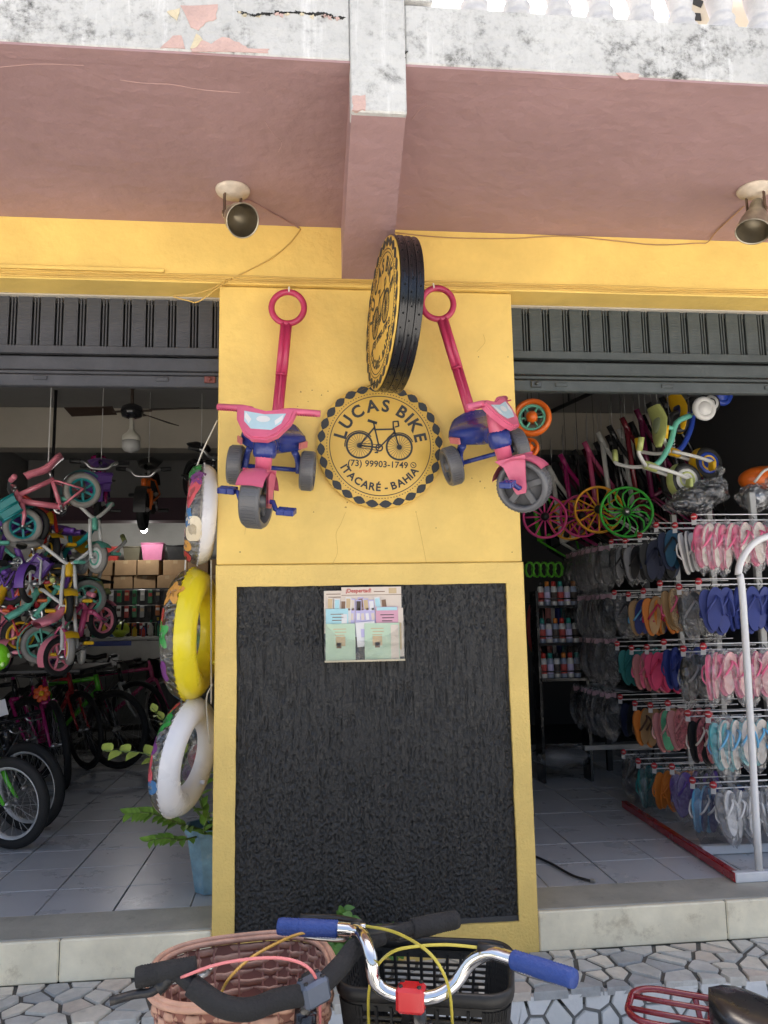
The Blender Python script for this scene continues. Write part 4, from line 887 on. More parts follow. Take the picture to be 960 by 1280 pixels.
GL = "small tricycles and bicycles piled on the left rack"
rackm = M('dark_steel', (.03, .03, .032), .5, .6)
rk = thing('wall_rack', 'dark steel rack crowded with small tricycles in the bike room', 'rack')
for x in (-2.75, -2.18):
    for y in (2.7,): MB().tube([(x, y, .90), (x, y, 2.998)], .012, 6).obj('hanger_rod', rackm, rk)
for z in (.92, 1.22, 1.52): MB().box((-2.235, 2.3, z), (1.05, .84, .016)).obj('shelf', rackm, rk)
cols = [(MINT, WHT2, PISTA, GRT, MINT), (REDP, REDP, YELP, BLKP, YELP), (TEAL, WHP, PURP, WHP, MINT), (PKP, PKP, PURP, BLKP, WHP), (MINT, MINT, MINT, WHP, ORG), (PURP, WHP, GRT, BLKP, YELP), (ORG, WHP, REDP, BLKP, YELP), (DPK, PKP, PKP, PURP, PKP), (MINT, WHP, BLU, WHP, YELP)]
desc = ['mint tricycle with pale saddle', 'red tricycle with yellow saddle', 'teal tricycle with purple saddle', 'pink tricycle with purple saddle', 'all mint tricycle with orange grips', 'purple tricycle with grey saddle', 'orange tricycle with red saddle', 'dusty pink tricycle with pink saddle', 'mint tricycle with blue saddle']
for k in range(9):
    i, j = k % 3, k//3; f, bmx, se, wh, ac = cols[k]; z = (1.53, 1.23, .93)[j]
    tot_trike('toddler %s on the %s shelf of the dark rack' % (desc[k], ('top', 'middle', 'bottom')[j]), TR(-2.36+i*.23, 2.05+.12*(i % 2), z+.02) @ RZ(-70+rnd.uniform(-30, 30)) @ RY(rnd.uniform(-12, 6)), f, bmx, se, wh, RUB if k % 2 else GRT, ac, GL)
for k, (px, py, lab, f, se) in enumerate(((12, 700, "child's purple and mint bicycle hanging on the rack front", PURP, WHP), (30, 760, "child's red bicycle with purple basket hanging on the rack front", RED, YELP), (62, 772, "child's mint bicycle with white tyres hanging on the rack front", MINT, MINT), (88, 790, "child's pink bicycle hanging lowest on the rack front", PNK, PKP), (50, 705, "child's silver bicycle with grey saddle hanging on the rack front", WHT2, GRT))):
    p = at(px, py, 1.78); bicycle(lab, TR(p) @ RZ(-20+k*25) @ RY(-70+k*12) @ TR(-.15, 0, -.2), r=.12, tr=.02, k=.38, kz=.42, frame=f, saddle=se, mag=5, rim=[PURP, YELP, MINT, PKP, WHP][k], spoke=[PURP, YELP, MINT, PKP, WHP][k], tyre=[RUB, RUB, GRT, RUB, RUB][k], guard=[MINT, PURP, MINT, PKP, PURP][k], basket=[PURP, PURP, None, None, None][k], stand=False, name='childrens_bicycle', group="children's bicycles hung on the rack front", bar='riser', grip=[YELP, PURP, PISTA, PKP, PURP][k])
p = at(97, 688, 2.6); tot_trike('white and yellow toddler tricycle standing on the brown boxes', TR(p+Vector((-.12, 0, -.12))) @ RZ(-40) @ RY(40), WHP, WHP, YELP, WHP, BLKP, PISTA, GL)
p = at(-3, 822, 1.1); bl = thing('balloon', 'lime green balloon with pale prints at the entrance of the bike room', 'balloon', TR(p))
MB().ball((0, 0, 0), (.062, .062, .076), 24, 16, f=lambda v: 1+.12*min(0, v.z)*-1*0 if v.z > 0 else 1-.08*v.z*v.z).obj('skin', M('lime_balloon', (.20, .62, .02), .25, var=.03, bump=0, coat=.3), bl)
MB().lathe([(.0, -.09), (.012, -.088), (.004, -.074)], 10).tube([(0, 0, -.088), (.01, 0, -.25), (-.02, 0, -.45)], .0012, 4).obj('knot', plastic('lime_knot', (.15, .45, .02)), bl)
for k in range(5):
    a = rad(-90-50+k*32); zz = (.03, -.02, .04, -.035, .01)[k]; d = Vector((math.cos(a), math.sin(a), 0)); q = d*.0622*math.sqrt(max(0, 1-(zz/.076)**2))+Vector((0, 0, zz)); MB().ball(q, (.010, .010, .0125), 10, 6, None).obj('print', plastic('pale_lime', (.5, .75, .3)), bl)

# ------------------------------------------------------------------ ceiling fan, shelves and counter of the bike room
fp = at(165, 515, 2.45); fan = thing('ceiling_fan', 'dark three-blade ceiling fan with a white bulb lamp below', 'ceiling fan', TR(fp.x, fp.y, 3.0))
FZ = fp.z-3.0; DKB = M('dark_brown_fan', (.045, .028, .02), .5, var=.2)
MB().tube([(0, 0, FZ), (0, 0, -.001)], .012, 8).lathe([(.05, -.0), (.05, -.02), (.02, -.06)], 16).obj('rod', DKB, fan)
MB().lathe([(.03, FZ+.06), (.07, FZ+.04), (.085, FZ), (.07, FZ-.035), (.03, FZ-.05)], 24).obj('motor', BKM, fan)
for k, a in enumerate((172, -8+0, 62)):
    d = Vector((math.cos(rad(a)), math.sin(rad(a)), 0)); n_ = Vector((-d.y, d.x, 0)); b = MB(); b.smooth = False
    o = [d*.13-n_*.045, d*.48-n_*.062, d*.49+n_*.05, d*.13+n_*.045]; z1 = Vector((0, 0, FZ+.012)); z2 = Vector((0, 0, FZ+.018))
    tw = Vector((0, 0, .018)); b.add([o[0]+z1-tw, o[1]+z1-tw, o[2]+z1+tw, o[3]+z1+tw, o[0]+z2-tw, o[1]+z2-tw, o[2]+z2+tw, o[3]+z2+tw], [(3, 2, 1, 0), (4, 5, 6, 7), (0, 1, 5, 4), (1, 2, 6, 5), (2, 3, 7, 6), (3, 0, 4, 7)])
    b.box(d*.10+Vector((0, 0, FZ+.006)), (.09, .03, .008), RZ(a).to_3x3()); b.obj('blade', DKB, fan)
MB().lathe([(.018, FZ-.04), (.018, FZ-.13), (.03, FZ-.15), (.062, FZ-.18), (.066, FZ-.20), (.066, FZ-.22)], 20).obj('lamp_neck', M('cream_lamp_plastic', (.6, .58, .5), .4), fan)
MB().lathe([(.066, FZ-.22), (.066, FZ-.27), (.05, FZ-.295), (.0, FZ-.31)], 20).obj('lamp_diffuser', M('frosted_diffuser', (.5, .5, .48), .35), fan)
q = at(180, 662, 6.0); bulb = thing('light_bulb', 'lit white bulb hanging in front of the rear wall', 'bulb', TR(q))
MB().ball((0, 0, 0), .04).obj('glass', M('lit_bulb', (1, 1, 1), .3, var=0, bump=0, emit=14), bulb); MB().lathe([(.016, .035), (.016, .08), (.01, .1)], 10).tube([(0, 0, .1), (0, 0, 3.0-q.z)], .004, 6).obj('socket', BLKP, bulb)
pl = bpy.data.lights.new('bulb_light', 'POINT'); pl.energy = 5; pl.shadow_soft_size = .05; pl.color = (1, .97, .92); po = bpy.data.objects.new('bulb_light', pl); COL.objects.link(po); po.location = q+Vector((0, -.09, -.02))
WOODB = M('dark_shelf_board', (.10, .07, .05), .6, var=.2, vs=12)
sh = thing('shelf_unit', 'tall dark shelf unit with boxes along the rear wall', 'shelf')
SZ = (1.62, 1.98-.35, 1.25)
zs = [at(180, 704, 6.2).z, at(180, 722+12, 6.2).z-.02, at(180, 752, 6.2).z-.02, 1.07]
zs = [1.57, 1.31, 1.08]; sx0, sx1 = -3.2, -.4
for z in zs: MB().box(((sx0+sx1)/2, 6.38, z), (sx1-sx0, .5, .025), bev=.002).obj('shelf_board', WOODB, sh)
for x in (-3.2, -2.1, -1.3, -.4): MB().box((x, 6.38, .81), (.03, .48, 1.6)).obj('side_panel', WOODB, sh)
CARD = M('brown_cardboard', (.33, .21, .11), .8, var=.12, vs=10); TAPE = M('packing_tape', (.42, .30, .17), .3)
n = 0
for row, (z, y) in enumerate(((1.584, 6.36), (1.584+.195, 6.38))):
    x = -3.1
    while x < -.55:
        w = rnd.uniform(.2, .32); h = (.19, .18)[row]; d = rnd.uniform(.24, .36)
        if 1:
            t = thing('cardboard_box', 'closed brown cardboard box %s' % ('standing on the top shelf board', 'stacked on the boxes of the top shelf')[row], 'box', TR(x+w/2, y, z+.001) @ RZ(rnd.uniform(-3, 3)), 'cardboard boxes, %s' % ('lower row', 'upper row')[row])
            MB().box((0, 0, h/2), (w, d, h), bev=.003).obj('carton', CARD, t); MB().box((0, 0, h+.0005), (.05, d, .001)).obj('tape', TAPE, t); MB().box((0, -d/2-.0006, h*.88), (.05, .001, h*.22)).obj('tape', TAPE, t)
        x += w+rnd.uniform(.01, .04)
def tub(label, px, py, Y, w, h, mat, zb):
    p = at(px, py, Y); t = thing('storage_tub', label, 'tub', TR(p.x, p.y, zb)); b = MB(); rows = []
    for (s, z) in ((.82, 0), (1, h)): rows.append([Vector((x*s*w/2, y*s*w*.38, z)) for x, y in ((-1, -1), (1, -1), (1, 1), (-1, 1), (-1, -1))])
    b.smooth = False; b.grid(rows); b.add(rows[0][:4], [(3, 2, 1, 0)]); b.obj('tub_wall', mat, t); MB().tube([r for r in rows[1][:4]], .01, 6, closed=True).obj('rim', mat, t)
tub('pink plastic tub on top of the boxes', 192, 690, 6.34, .26, .20, plastic('tub_pink', (.5, .16, .28)), 1.962)
tub('dark olive plastic tub beside the pink tub', 166, 690, 6.34, .20, .16, plastic('tub_olive', (.10, .09, .06)), 1.962)
tub('red plastic tub beside the dark olive tub', 140, 690, 6.34, .16, .16, plastic('tub_red', (.45, .05, .04)), 1.962)
tub('black plastic tub at the end of the top boxes', 222, 690, 6.34, .24, .17, BLKP, 1.962)
ct = thing('counter', 'long counter with white front panel and blue edge', 'counter'); cy = 5.15; CZ = 1.055
MB().box((-1.75, cy+.25, CZ), (2.1, .62, .03), bev=.003).obj('counter_top', M('grey_laminate', (.45, .45, .43), .35), ct)
MB().box((-1.72, cy-.02, CZ-.125), (1.9, .02, .20)).obj('front_panel', M('white_laminate', (.55, .54, .5), .4), ct); MB().box((-2.45, cy-.032, CZ-.045), (.75, .004, .05)).obj('blue_edge', BLU, ct)
for x in (-2.7, -1.9, -1.1): MB().box((x, cy+.05, .52), (.04, .04, 1.03)).obj('leg', rackm, ct); MB().box((x, cy+.5, .52), (.04, .04, 1.03)).obj('leg', rackm, ct)
# goods on the counter and on the shelves behind: bottles, packets, helmets
hl_ = at(150, 770, 5.3); hm = thing('helmet', 'lime and grey cycling helmet standing on the counter', 'helmet', TR(hl_.x, 5.3, CZ+.016))
MB().ball((0, 0, .07), (.10, .13, .10), 20, 12, f=lambda v: 1 if v.z > -.3 else .8).obj('shell', plastic('lime_shell', (.38, .50, .04)), hm)
for k in range(3): MB().tube(bez([(-.05+.05*k, -.125, .08), (-.05+.05*k, -.05, .168), (-.05+.05*k, .08, .16)], 8), .012, 6).obj('vent', BLKP, hm)
btl = [plastic(n_, c_) for n_, c_ in (('oil_red', (.45, .05, .03)), ('oil_white', (.6, .6, .58)), ('oil_black', (.02, .02, .02)), ('oil_green', (.03, .25, .12)), ('oil_yellow', (.6, .4, .03)), ('oil_blue', (.03, .08, .3)))]
bn = ['red', 'white', 'black', 'green', 'yellow', 'blue']
for k in range(34):
    c_ = k % 6; x = -2.65+.055*k+rnd.uniform(-.01, .01); h = rnd.uniform(.09, .2); rr_ = rnd.uniform(.018, .028)
    t = thing('bottle', 'small %s plastic bottle standing on the counter' % bn[c_], 'bottle', TR(x, 5.28+.14*(k % 3), CZ+.0155), 'small %s bottles on the counter' % bn[c_])
    if abs(x-hl_.x) < .14 and k % 3 == 0: t.location.y = 5.62
    MB().lathe([(rr_, 0), (rr_, h*.65), (rr_*.4, h*.8), (rr_*.4, h)], 12).obj('body', btl[c_], t); MB().lathe([(rr_*.5, h*.9), (rr_*.5, h*1.08)], 10).obj('cap', btl[(c_+2) % 6], t)
PKT = [(plastic('packet_'+n_, c_), n_) for n_, c_ in (('white', (.5, .5, .48)), ('red', (.4, .05, .04)), ('black', (.03, .03, .03)), ('orange', (.5, .15, .03)), ('silver', (.35, .35, .36)), ('green', (.05, .22, .1)))]
pgb = thing('display_board', 'dark pegboard hung with small packets behind the counter', 'board'); MB().box((-2.28, 6.08, 1.36), (1.25, .02, .52)).obj('board', DARKW, pgb)
for z in (1.22, 1.42, 1.60): MB().tube([(-2.88, 6.06, z), (-1.68, 6.06, z)], .005, 6).obj('rail', STEEL, pgb)
for k in range(40):
    i, j = k % 14, k//14; m_, nn = PKT[rnd.randrange(6)]; h = rnd.uniform(.11, .17); z = (1.595, 1.415, 1.215)[j]
    t = thing('packet', 'narrow %s packet hanging from the %s rail of the pegboard' % (nn, ('top', 'middle', 'lower')[j]), 'packet', TR(-2.86+i*.088, 6.04, z) @ RZ(rnd.uniform(-12, 12)), '%s packets on the %s pegboard rail' % (nn, ('top', 'middle', 'lower')[j]))
    MB().box((0, 0, -h/2), (.05, .022, h), bev=.004).obj('pack', m_, t); MB().box((0, -.0118, -h*.35), (.04, .001, h*.25)).obj('print', PAP[['white', 'red', 'tan', 'dark'][k % 4]], t)
for k in range(12):
    p = Vector((-1.62+.17*(k % 6), 6.36, 1.324 if k < 6 else 1.094)); c_ = M('rust_red_wrapping', (.22, .07, .035), .5, var=.5, vs=30, bump=.4, bs=40)
    if 1:
        sn = 'middle' if k < 6 else 'lowest'
        t = thing('wrapped_tyre_tube', 'rust red wrapped inner tube packet on the %s shelf board' % sn, 'packet', TR(p) @ RZ(rnd.uniform(-20, 20)), 'rust red packets on the %s shelf' % sn); MB().ball((0, 0, .09), (.085, .12, .09), 14, 10, f=lambda v: 1+.1*math.sin(v.x*9+v.z*7)).obj('wrap', c_, t)
# ------------------------------------------------------------------ swim rings on a rope
def swim_ring(label, px, py, Y, R, r, yaw, solid, tilt=0, scale_z=1, motif=0):
    p = at(px, py, Y); t = thing('swim_ring', label, 'swim ring', TR(p) @ RY(tilt) @ RZ(yaw), 'swim rings hung at the pillar')
    b = MB(); n, m = 64, 20                             # ring axis = local +x; solid half faces +x
    def pt(i, j, k=1.0):
        a = 2*PI*i/n; c_ = 2*PI*j/m; wr = 1+.012*math.sin(i*3.1)*abs(math.cos(c_)) if j % m in (4, 5, 6, 14, 15, 16) else 1
        q = (R+r*k*math.cos(c_)*wr); return Vector((r*k*math.sin(c_)*1.05, q*math.sin(a), q*math.cos(a)*scale_z))
    rows = [[pt(i, j) for j in range(m+1)] for i in range(n+1)]
    h = m//2
    for i in range(n):
        for j in range(m):
            b.cur = 0
    fs0 = MB(); fs1 = MB(); fs0.grid([row[:h+1] for row in rows]); fs1.grid([row[h:] for row in rows])
    fs0.obj('solid_half', solid, t); fs1.obj('clear_half', RCLR, t)
    b = MB()                                            # crimped weld seam on the outer edge
    rr = []
    for i in range(161):
        a = 2*PI*i/160; w = .0025*math.sin(i*1.9); rr.append([Vector((w-.001, (R+r*.99)*math.sin(a), (R+r*.99)*math.cos(a)*scale_z)), Vector((w*1.5, (R+r+.006)*math.sin(a), (R+r+.006)*math.cos(a)*scale_z))])
    b.grid(rr); b.obj('weld_seam', solid, t)
    for k in range(15):                                 # printed leaves, shells and fruit on the clear side
        a = 2*PI*k/15+rnd.uniform(-.1, .1); c_ = 2*PI-rnd.uniform(.45, 1.5); s = rnd.uniform(.030, .046); mt = MOT[(k+motif) % len(MOT)]; nb = rnd.choice([5, 2, 3, 9, 1]); am = {5: .3, 2: .42, 3: .25, 9: .12, 1: .1}[nb]; ph = rnd.uniform(0, 6)
        b = MB(); rad_ = []; nn = 26; inner = []
        for ring_, f in ((0, 1.0), (1, .55)):
            for q in range(nn):
                u = 2*PI*q/nn; ro = s*f*(1+am*math.cos(nb*u+ph)+.08*math.sin(4*u+ph))/r; aa = a+ro*math.sin(u)*r/R; cc = c_+ro*math.cos(u)
                Q = R+r*1.012*math.cos(cc); inner.append(Vector((r*1.012*math.sin(cc)*1.05, Q*math.sin(aa), Q*math.cos(aa)*scale_z)))
        b.v = [tuple(v) for v in inner]+[tuple(sum(inner[nn:], Vector())/nn)]
        for q in range(nn): b.f += [(q, (q+1) % nn, nn+(q+1) % nn, nn+q), (nn+q, nn+(q+1) % nn, 2*nn)]; b.mi += [0, 0]; b.sm += [True, True]
        b.obj('printed_motif', mt, t)
    MB().lathe([(.008, 0), (.008, .012), (.011, .014), (.011, .02)], 10, TR(r*.9, R*.5, -R*.6) @ RY(90)).obj('valve', solid, t)
    return t
RCLR = clear('clear_ring_vinyl', (.80, .78, .74), .10, .1)
def vinyl(n, c): return M('vinyl_'+n, c, .28, var=.03, bump=.06, bs=30, coat=.25)
MOT = [vinyl('leaf_green', (.04, .30, .06)), vinyl('coral_red', (.60, .07, .05)), vinyl('fruit_orange', (.70, .35, .08)), vinyl('shell_cream', (.7, .6, .42)), vinyl('sea_blue', (.06, .18, .38)), vinyl('flamingo', (.62, .10, .12)), vinyl('plum_purple', (.2, .05, .22))]
RW = vinyl('white', (.76, .75, .76)); RYL = vinyl('yellow', (.80, .66, .02))
swim_ring('white swim ring with clear printed side, topmost of three on a rope', 251, 643, .14, .163, .060, 9, RW, tilt=3, motif=0)
swim_ring('bright yellow swim ring with clear printed side, middle of three on a rope', 240, 792, .14, .212, .070, -7, RYL, tilt=2, motif=3)
swim_ring('white swim ring with clear printed side, lowest of three on a rope', 231, 945, .14, .186, .060, -15, RW, tilt=9, motif=1)
rope = M('white_ribbon_rope', (.6, .58, .52), .7)
rp = thing('hanging_rope', 'white ribbon rope carrying the three swim rings beside the pillar', 'rope')
for pts in ([(272, 525, .10), (255, 560, .10), (246, 583, .10)], [(232, 700, .13), (231, 725, .13)], [(264, 700, .11), (264, 880, .10)], [(227, 862, .14), (226, 890, .14)], [(266, 855, .10), (258, 875, .10), (262, 930, .10)]):
    MB().tube(bez([at(*p) for p in pts], 8), .0035, 6).obj('rope_strand', rope, rp)
# ------------------------------------------------------------------ potted plant
LEAFM = M('waxy_green_leaf', (.17, .32, .045), .35, var=.25, vs=14, bump=.03); LEAFY = M('pale_green_leaf', (.34, .43, .08), .4, var=.2, vs=14); STEMM = M('plant_stem', (.10, .15, .04), .5)
pp = atZ(258, 1122, 0); POT = thing('potted_plant', 'glossy green plant in a chipped blue octagonal pot beside the pillar', 'plant', TR(pp.x+.02, pp.y+.10, .004))
POTM = M('chipped_blue_pot', (.17, .29, .36), .65, var=.25, vs=14, bump=.4, bs=30, dirt=.75, dcol=(.34, .38, .38))
b = MB(); b.smooth = False; b.lathe([(.085, 0), (.125, .25), (.135, .255), (.14, .285), (.125, .285), (.118, .25), (.0, .24)], 8, RZ(22)); pot = b.obj('pot', POTM, POT)
MB().lathe([(.119, .245), (.0, .262)], 8, RZ(22)).obj('soil', M('dark_soil', (.03, .022, .015), .95, bump=.6, bs=50), POT)
def leaf_blade(b, base, d, n, L, w):
    d = Vector(d).normalized(); n = Vector(n); n = (n-d*n.dot(d)).normalized(); s = d.cross(n); rows = []
    for i in range(6):
        u = i/5; ww = w*math.sin(PI*(.08+.92*u)**.8)*(1 if i < 5 else 0)+.0004; c_ = Vector(base)+d*L*u-n*L*.12*u*u; rows.append([c_-s*ww+n*ww*.25, c_, c_+s*ww+n*ww*.25])
    b.grid(rows)
def frond(parent, pts, nl, L, w, mat, nrm=(0, -.4, 1)):
    P = bez(pts, 20); MB().tube(P, [.006-.004*i/(len(P)-1) for i in range(len(P))], 6).obj('stem', STEMM, parent)
    for k in range(nl):
        u = .25+.73*k/(nl-1); i = int(u*(len(P)-1)); i = min(i, len(P)-2); p = P[i]; d = (P[i+1]-P[i]).normalized(); sd2 = d.cross(Vector(nrm)).normalized()*(1 if k % 2 else -1)
        b = MB(); leaf_blade(b, p, d*.55+sd2*.8, Vector(nrm)+Vector((rnd.uniform(-.3, .3), rnd.uniform(-.3, .3), 0)), L*(1-.35*abs(u-.55))*rnd.uniform(.85, 1.1), w); b.obj('leaf', mat, parent)
inv = POT.matrix_world.inverted(); org = Vector((0, 0, .25)); g = lambda x, y, Y: inv @ at(x, y, Y)
frond(POT, [org+Vector((-.02, 0, 0)), g(225, 1030, .35), g(190, 1017, .30), g(157, 1018, .26)], 22, .075, .017, LEAFM)
frond(POT, [org, g(222, 985, .45), g(190, 945, .45), g(128, 938, .42)], 12, .10, .026, LEAFY)
frond(POT, [org+Vector((-.02, -.03, 0)), g(228, 1050, .30), g(205, 1048, .26), g(183, 1052, .22)], 14, .06, .014, LEAFM)
frond(POT, [org+Vector((.02, 0, 0)), g(250, 1000, .45), g(262, 950, .5)], 12, .07, .017, LEAFM)
frond(POT, [org+Vector((.03, -.02, 0)), g(255, 1040, .3), g(262, 1015, .28)], 10, .06, .016, LEAFM)
frond(POT, [org, g(238, 960, .55), g(215, 915, .55), g(190, 885, .5)], 12, .07, .018, LEAFY)
for k in range(7):
    a = rnd.uniform(0, 6.28); MB().ball((.07*math.cos(a), .07*math.sin(a), .262), (.02, .014, .01), 8, 5).obj('pebble', STONE[k % 3], pot)

# ------------------------------------------------------------------ flip-flop rack
WTUBE = M('white_powder_coat', (.66, .66, .66), .35, var=.08, dirt=.3, dcol=(.4, .4, .38)); GALV = M('grey_upright', (.32, .32, .31), .45, .3); REDR = paint('rail_red', (.33, .015, .02)); TAGM = plastic('tag_red', (.48, .03, .04)); TAGW = plastic('tag_grey', (.5, .5, .5))
XT, XB = 1.75, 2.26; CY = [.53, .745, .972, 1.2, 1.422, 1.645]
RZs = [1.70, 1.362, 1.03, .69, .345]
rack = thing('flip_flop_rack', 'flip-flop display rack with white wire arms, red tags and red floor rail', 'rack', TR(0, 0, 0))
p, q = atZ(918, 1099, .02), atZ(777, 1006, .02)
MB().box(((p+q)/2+Vector((.018, 0, .004))), ((q-p).length, .036, .042), RZ(math.degrees(math.atan2(q.y-p.y, q.x-p.x))).to_3x3(), bev=.004).obj('floor_rail', REDR, rack)
MB().box((2.35, p.y+.016, .024), (1.42, .04, .044), bev=.004).obj('base_rail', WTUBE, rack)
MB().box((2.35, .62, .024), (1.3, .04, .044), bev=.004).obj('base_rail', WTUBE, rack)
for y in (.64, 1.10, 1.55): MB().box((XB-.12, y, .95), (.035, .03, 1.82), bev=.003).obj('upright', GALV, rack)
f0, f1 = at(949, 1093, p.y+.02), at(926, 740, p.y+.03)
MB().tube(bez([(f0.x, p.y+.018, .045), (f1.x-.0, p.y+.018, 1.25), at(923, 716, p.y+.018), at(934, 688, p.y+.018), at(958, 671, p.y+.018), at(1010, 664, p.y+.018), at(1060, 668, p.y+.018)], 42), .0165, 10).obj('arch_tube', WTUBE, rack)
tagmesh = MB(); tagmesh.lathe([(.018, 0), (.018, .004)], 20, RY(-90)); tgm = tagmesh.mesh('tag', TAGM); tg2 = MB().box((-.001, 0, -.028), (.002, .026, .03)).mesh('price_plate', TAGW); tg3 = MB().box((-.0045, 0, 0), (.001, .024, .005)).mesh('tag_line', TAGW)
jit = {}
for r_, z in enumerate(RZs):
    for c_, y in enumerate(CY):
        zz = z+(.012, -.012, .025, -.02, -.035, -.012)[c_]*.8; jit[(r_, c_)] = zz
        b = MB(); b.tube([(XT, y, zz+.016), (XB-.1, y, zz+.016)], .0032, 5); b.tube([(XT-.004, y, zz-.014), (XB-.1, y, zz-.014)], .0036, 5); b.tube([(XT-.004, y, zz+.018), (XT-.004, y, zz-.016)], .0032, 5)
        a = b.obj('arm', WTUBE, rack); T = TR(XT-.006, y-.004, zz+.004) @ RZ(38) @ RY(6)
        link('tag', tgm, a, T); link('price_plate', tg2, a, T); link('tag_line', tg3, a, T)
SO_ = []
for i in range(28):                                     # outline of a sole, toe up
    u = 2*PI*i/28; x = math.cos(u); y = math.sin(u); w = .046+.008*y-.006*math.exp(-((y+.15)/.35)**2); SO_.append((x*w+.004*y*(1-y*y), y*.122))
def solemesh(sgn):
    P = [(x*sgn, y) for x, y in SO_][::sgn]; b = MB(); b.prism(P, -.006, .006); b.cur = 1; b.prism([(x*.985, y*.99) for x, y in P], .006, .0075); return b
def strapmesh(sgn):
    b = MB()
    for s in (-1, 1): b.tube(bez([(0.004*sgn, .072, .007), (.006*sgn+s*.014, .05, .03), (s*.036, .0, .026), (s*.044, -.03, .004)], 10), [.0045]*20 if False else .0048, 6, sq=(1, 1.5))
    return b
FF = {}
def flipflops(label, group, p, yaw, top, edge, strap, bag=None, swing=0, sc=1):
    key = (top.name, edge.name, strap.name, bool(bag), bag)
    if key not in FF:
        FF[key] = [solemesh(s).mesh('sole', [edge, top]) for s in (1, -1)]+[strapmesh(s).mesh('strap', strap) for s in (1, -1)]+[MB().tube(bez([(0, 0, .02), (.012, 0, .005), (0, 0, -.01)], 6), .0028, 5).mesh('hanger', BLKP)]
        if bag: FF[key].append(MB().ball((0, 0, -.145), (.064, .036, .152), 14, 12, f=lambda v: 1+.07*math.sin(v.x*8+v.z*11)+.05*math.sin(v.y*13-v.z*7)).crumple(.006).mesh('clear_bag', bag))
    k = FF[key]; t = thing('flip_flops', label, 'flip-flops', TR(p) @ RZ(yaw) @ RX(swing) @ Matrix.Scale(sc, 4), group)
    for i, s in enumerate((1, -1)):
        T = TR(.014*s, -.012*s*1, -.135-.012*i) @ RY(6*s) @ RX(90) @ (Matrix.Identity(4) if s > 0 else RY(180))
        o = link('sole', k[i], t, T); link('strap', k[2+i], o)
    link('hanger', k[4], t)
    if bag: link('clear_bag', k[5], t)
    return t
BAG = clear('thin_clear_bag', (.93, .93, .93), .16, .16)
def eva(n, c): return M('foam_'+n, c, .6, var=.06, vs=20, bump=.05, bs=120)
E_ = {n: eva(n, c) for n, c in dict(pink=(.70, .13, .25), palepink=(.74, .42, .40), cream=(.66, .58, .50), blue=(.015, .035, .22), royal=(.018, .032, .17), navy=(.012, .018, .05), black=(.012, .012, .013), grey=(.25, .25, .26), teal=(.01, .16, .16), turq=(.10, .42, .46), sky=(.12, .38, .62), white=(.68, .67, .66), purple=(.10, .05, .26), orange=(.62, .20, .03), red=(.48, .02, .08), magenta=(.55, .03, .12), green=(.10, .40, .22), tan=(.36, .22, .10), brown=(.10, .05, .03), rose=(.52, .22, .22), petrol=(.01, .07, .13)).items()}
leop = M('leopard_print', (.42, .30, .17), .6, var=.75, vs=90); flor = M('flower_print', (.35, .10, .11), .6, var=.9, vs=70)
rows_ = {0: [('cream', 'pink', 'pink', 1), ('grey', 'white', 'white', 0), ('petrol', 'navy', 'black', 0), ('navy', 'black', 'navy', 0), ('black', 'grey', 'black', 0), ('grey', 'black', 'black', 1)],
         1: [('royal', 'royal', 'royal', 0), ('black', 'black', 'grey', 1), ('leop', 'tan', 'pink', 0), ('tan', 'orange', 'red', 0), ('royal', 'tan', 'sky', 0), ('black', 'black', 'black', 1)],
         2: [('palepink', 'pink', 'pink', 1), ('black', 'black', 'grey', 1), ('blue', 'royal', 'royal', 0), ('magenta', 'magenta', 'red', 0), ('pink', 'rose', 'pink', 0), ('teal', 'teal', 'teal', 0)],
         3: [('cream', 'turq', 'sky', 1), ('flor', 'black', 'cream', 0), ('flor', 'rose', 'rose', 0), ('green', 'rose', 'palepink', 0), ('tan', 'orange', 'brown', 0), ('black', 'navy', 'black', 0)],
         4: [('white', 'grey', 'white', 1), ('royal', 'sky', 'white', 1), ('purple', 'purple', 'purple', 1), ('orange', 'orange', 'orange', 0), ('teal', 'teal', 'teal', 1), ('black', 'black', 'black', 1)]}
rn = ['top', 'second', 'third', 'fourth', 'lowest']; cn = ['arm nearest the arch', 'second arm from the arch', 'third arm from the arch', 'fourth arm from the arch', 'fifth arm from the arch', 'arm farthest from the arch']
E_['leop'] = leop; E_['flor'] = flor; nm_ = {'royal': 'royal blue', 'sky': 'sky blue', 'petrol': 'petrol blue', 'leop': 'leopard print', 'flor': 'flower print', 'turq': 'turquoise', 'palepink': 'pale pink'}
for r_ in range(5):
    for c_ in range(6):
        a, e, s, bag = rows_[r_][c_]; num = 6 if c_ == 0 else 4
        for k in range(num):
            sp = .071 if c_ == 0 else .055; x = XT+.045+k*sp+rnd.uniform(-.012, .012)
            A, Ee, Ss = a, e, s
            if c_ and k == 2: A, Ee, Ss = rnd.choice([('black', 'black', 'black'), (a, e, s), ('brown', 'tan', 'black')])
            lab = '%s %sflip-flops with %s straps on %s, %s row' % (nm_.get(A, A), 'bagged ' if bag else '', nm_.get(Ss, Ss), cn[c_], rn[r_])
            flipflops(lab, 'flip-flops on %s, %s row, %s' % (cn[c_], rn[r_], A), Vector((x, CY[c_]+rnd.uniform(-.006, .006), jit[(r_, c_)]-.014)), rnd.uniform(-20, 44), E_[A], E_[Ee], E_[Ss], BAG if bag else None, rnd.uniform(-9, 9), sc=rnd.uniform(.88, 1.0))
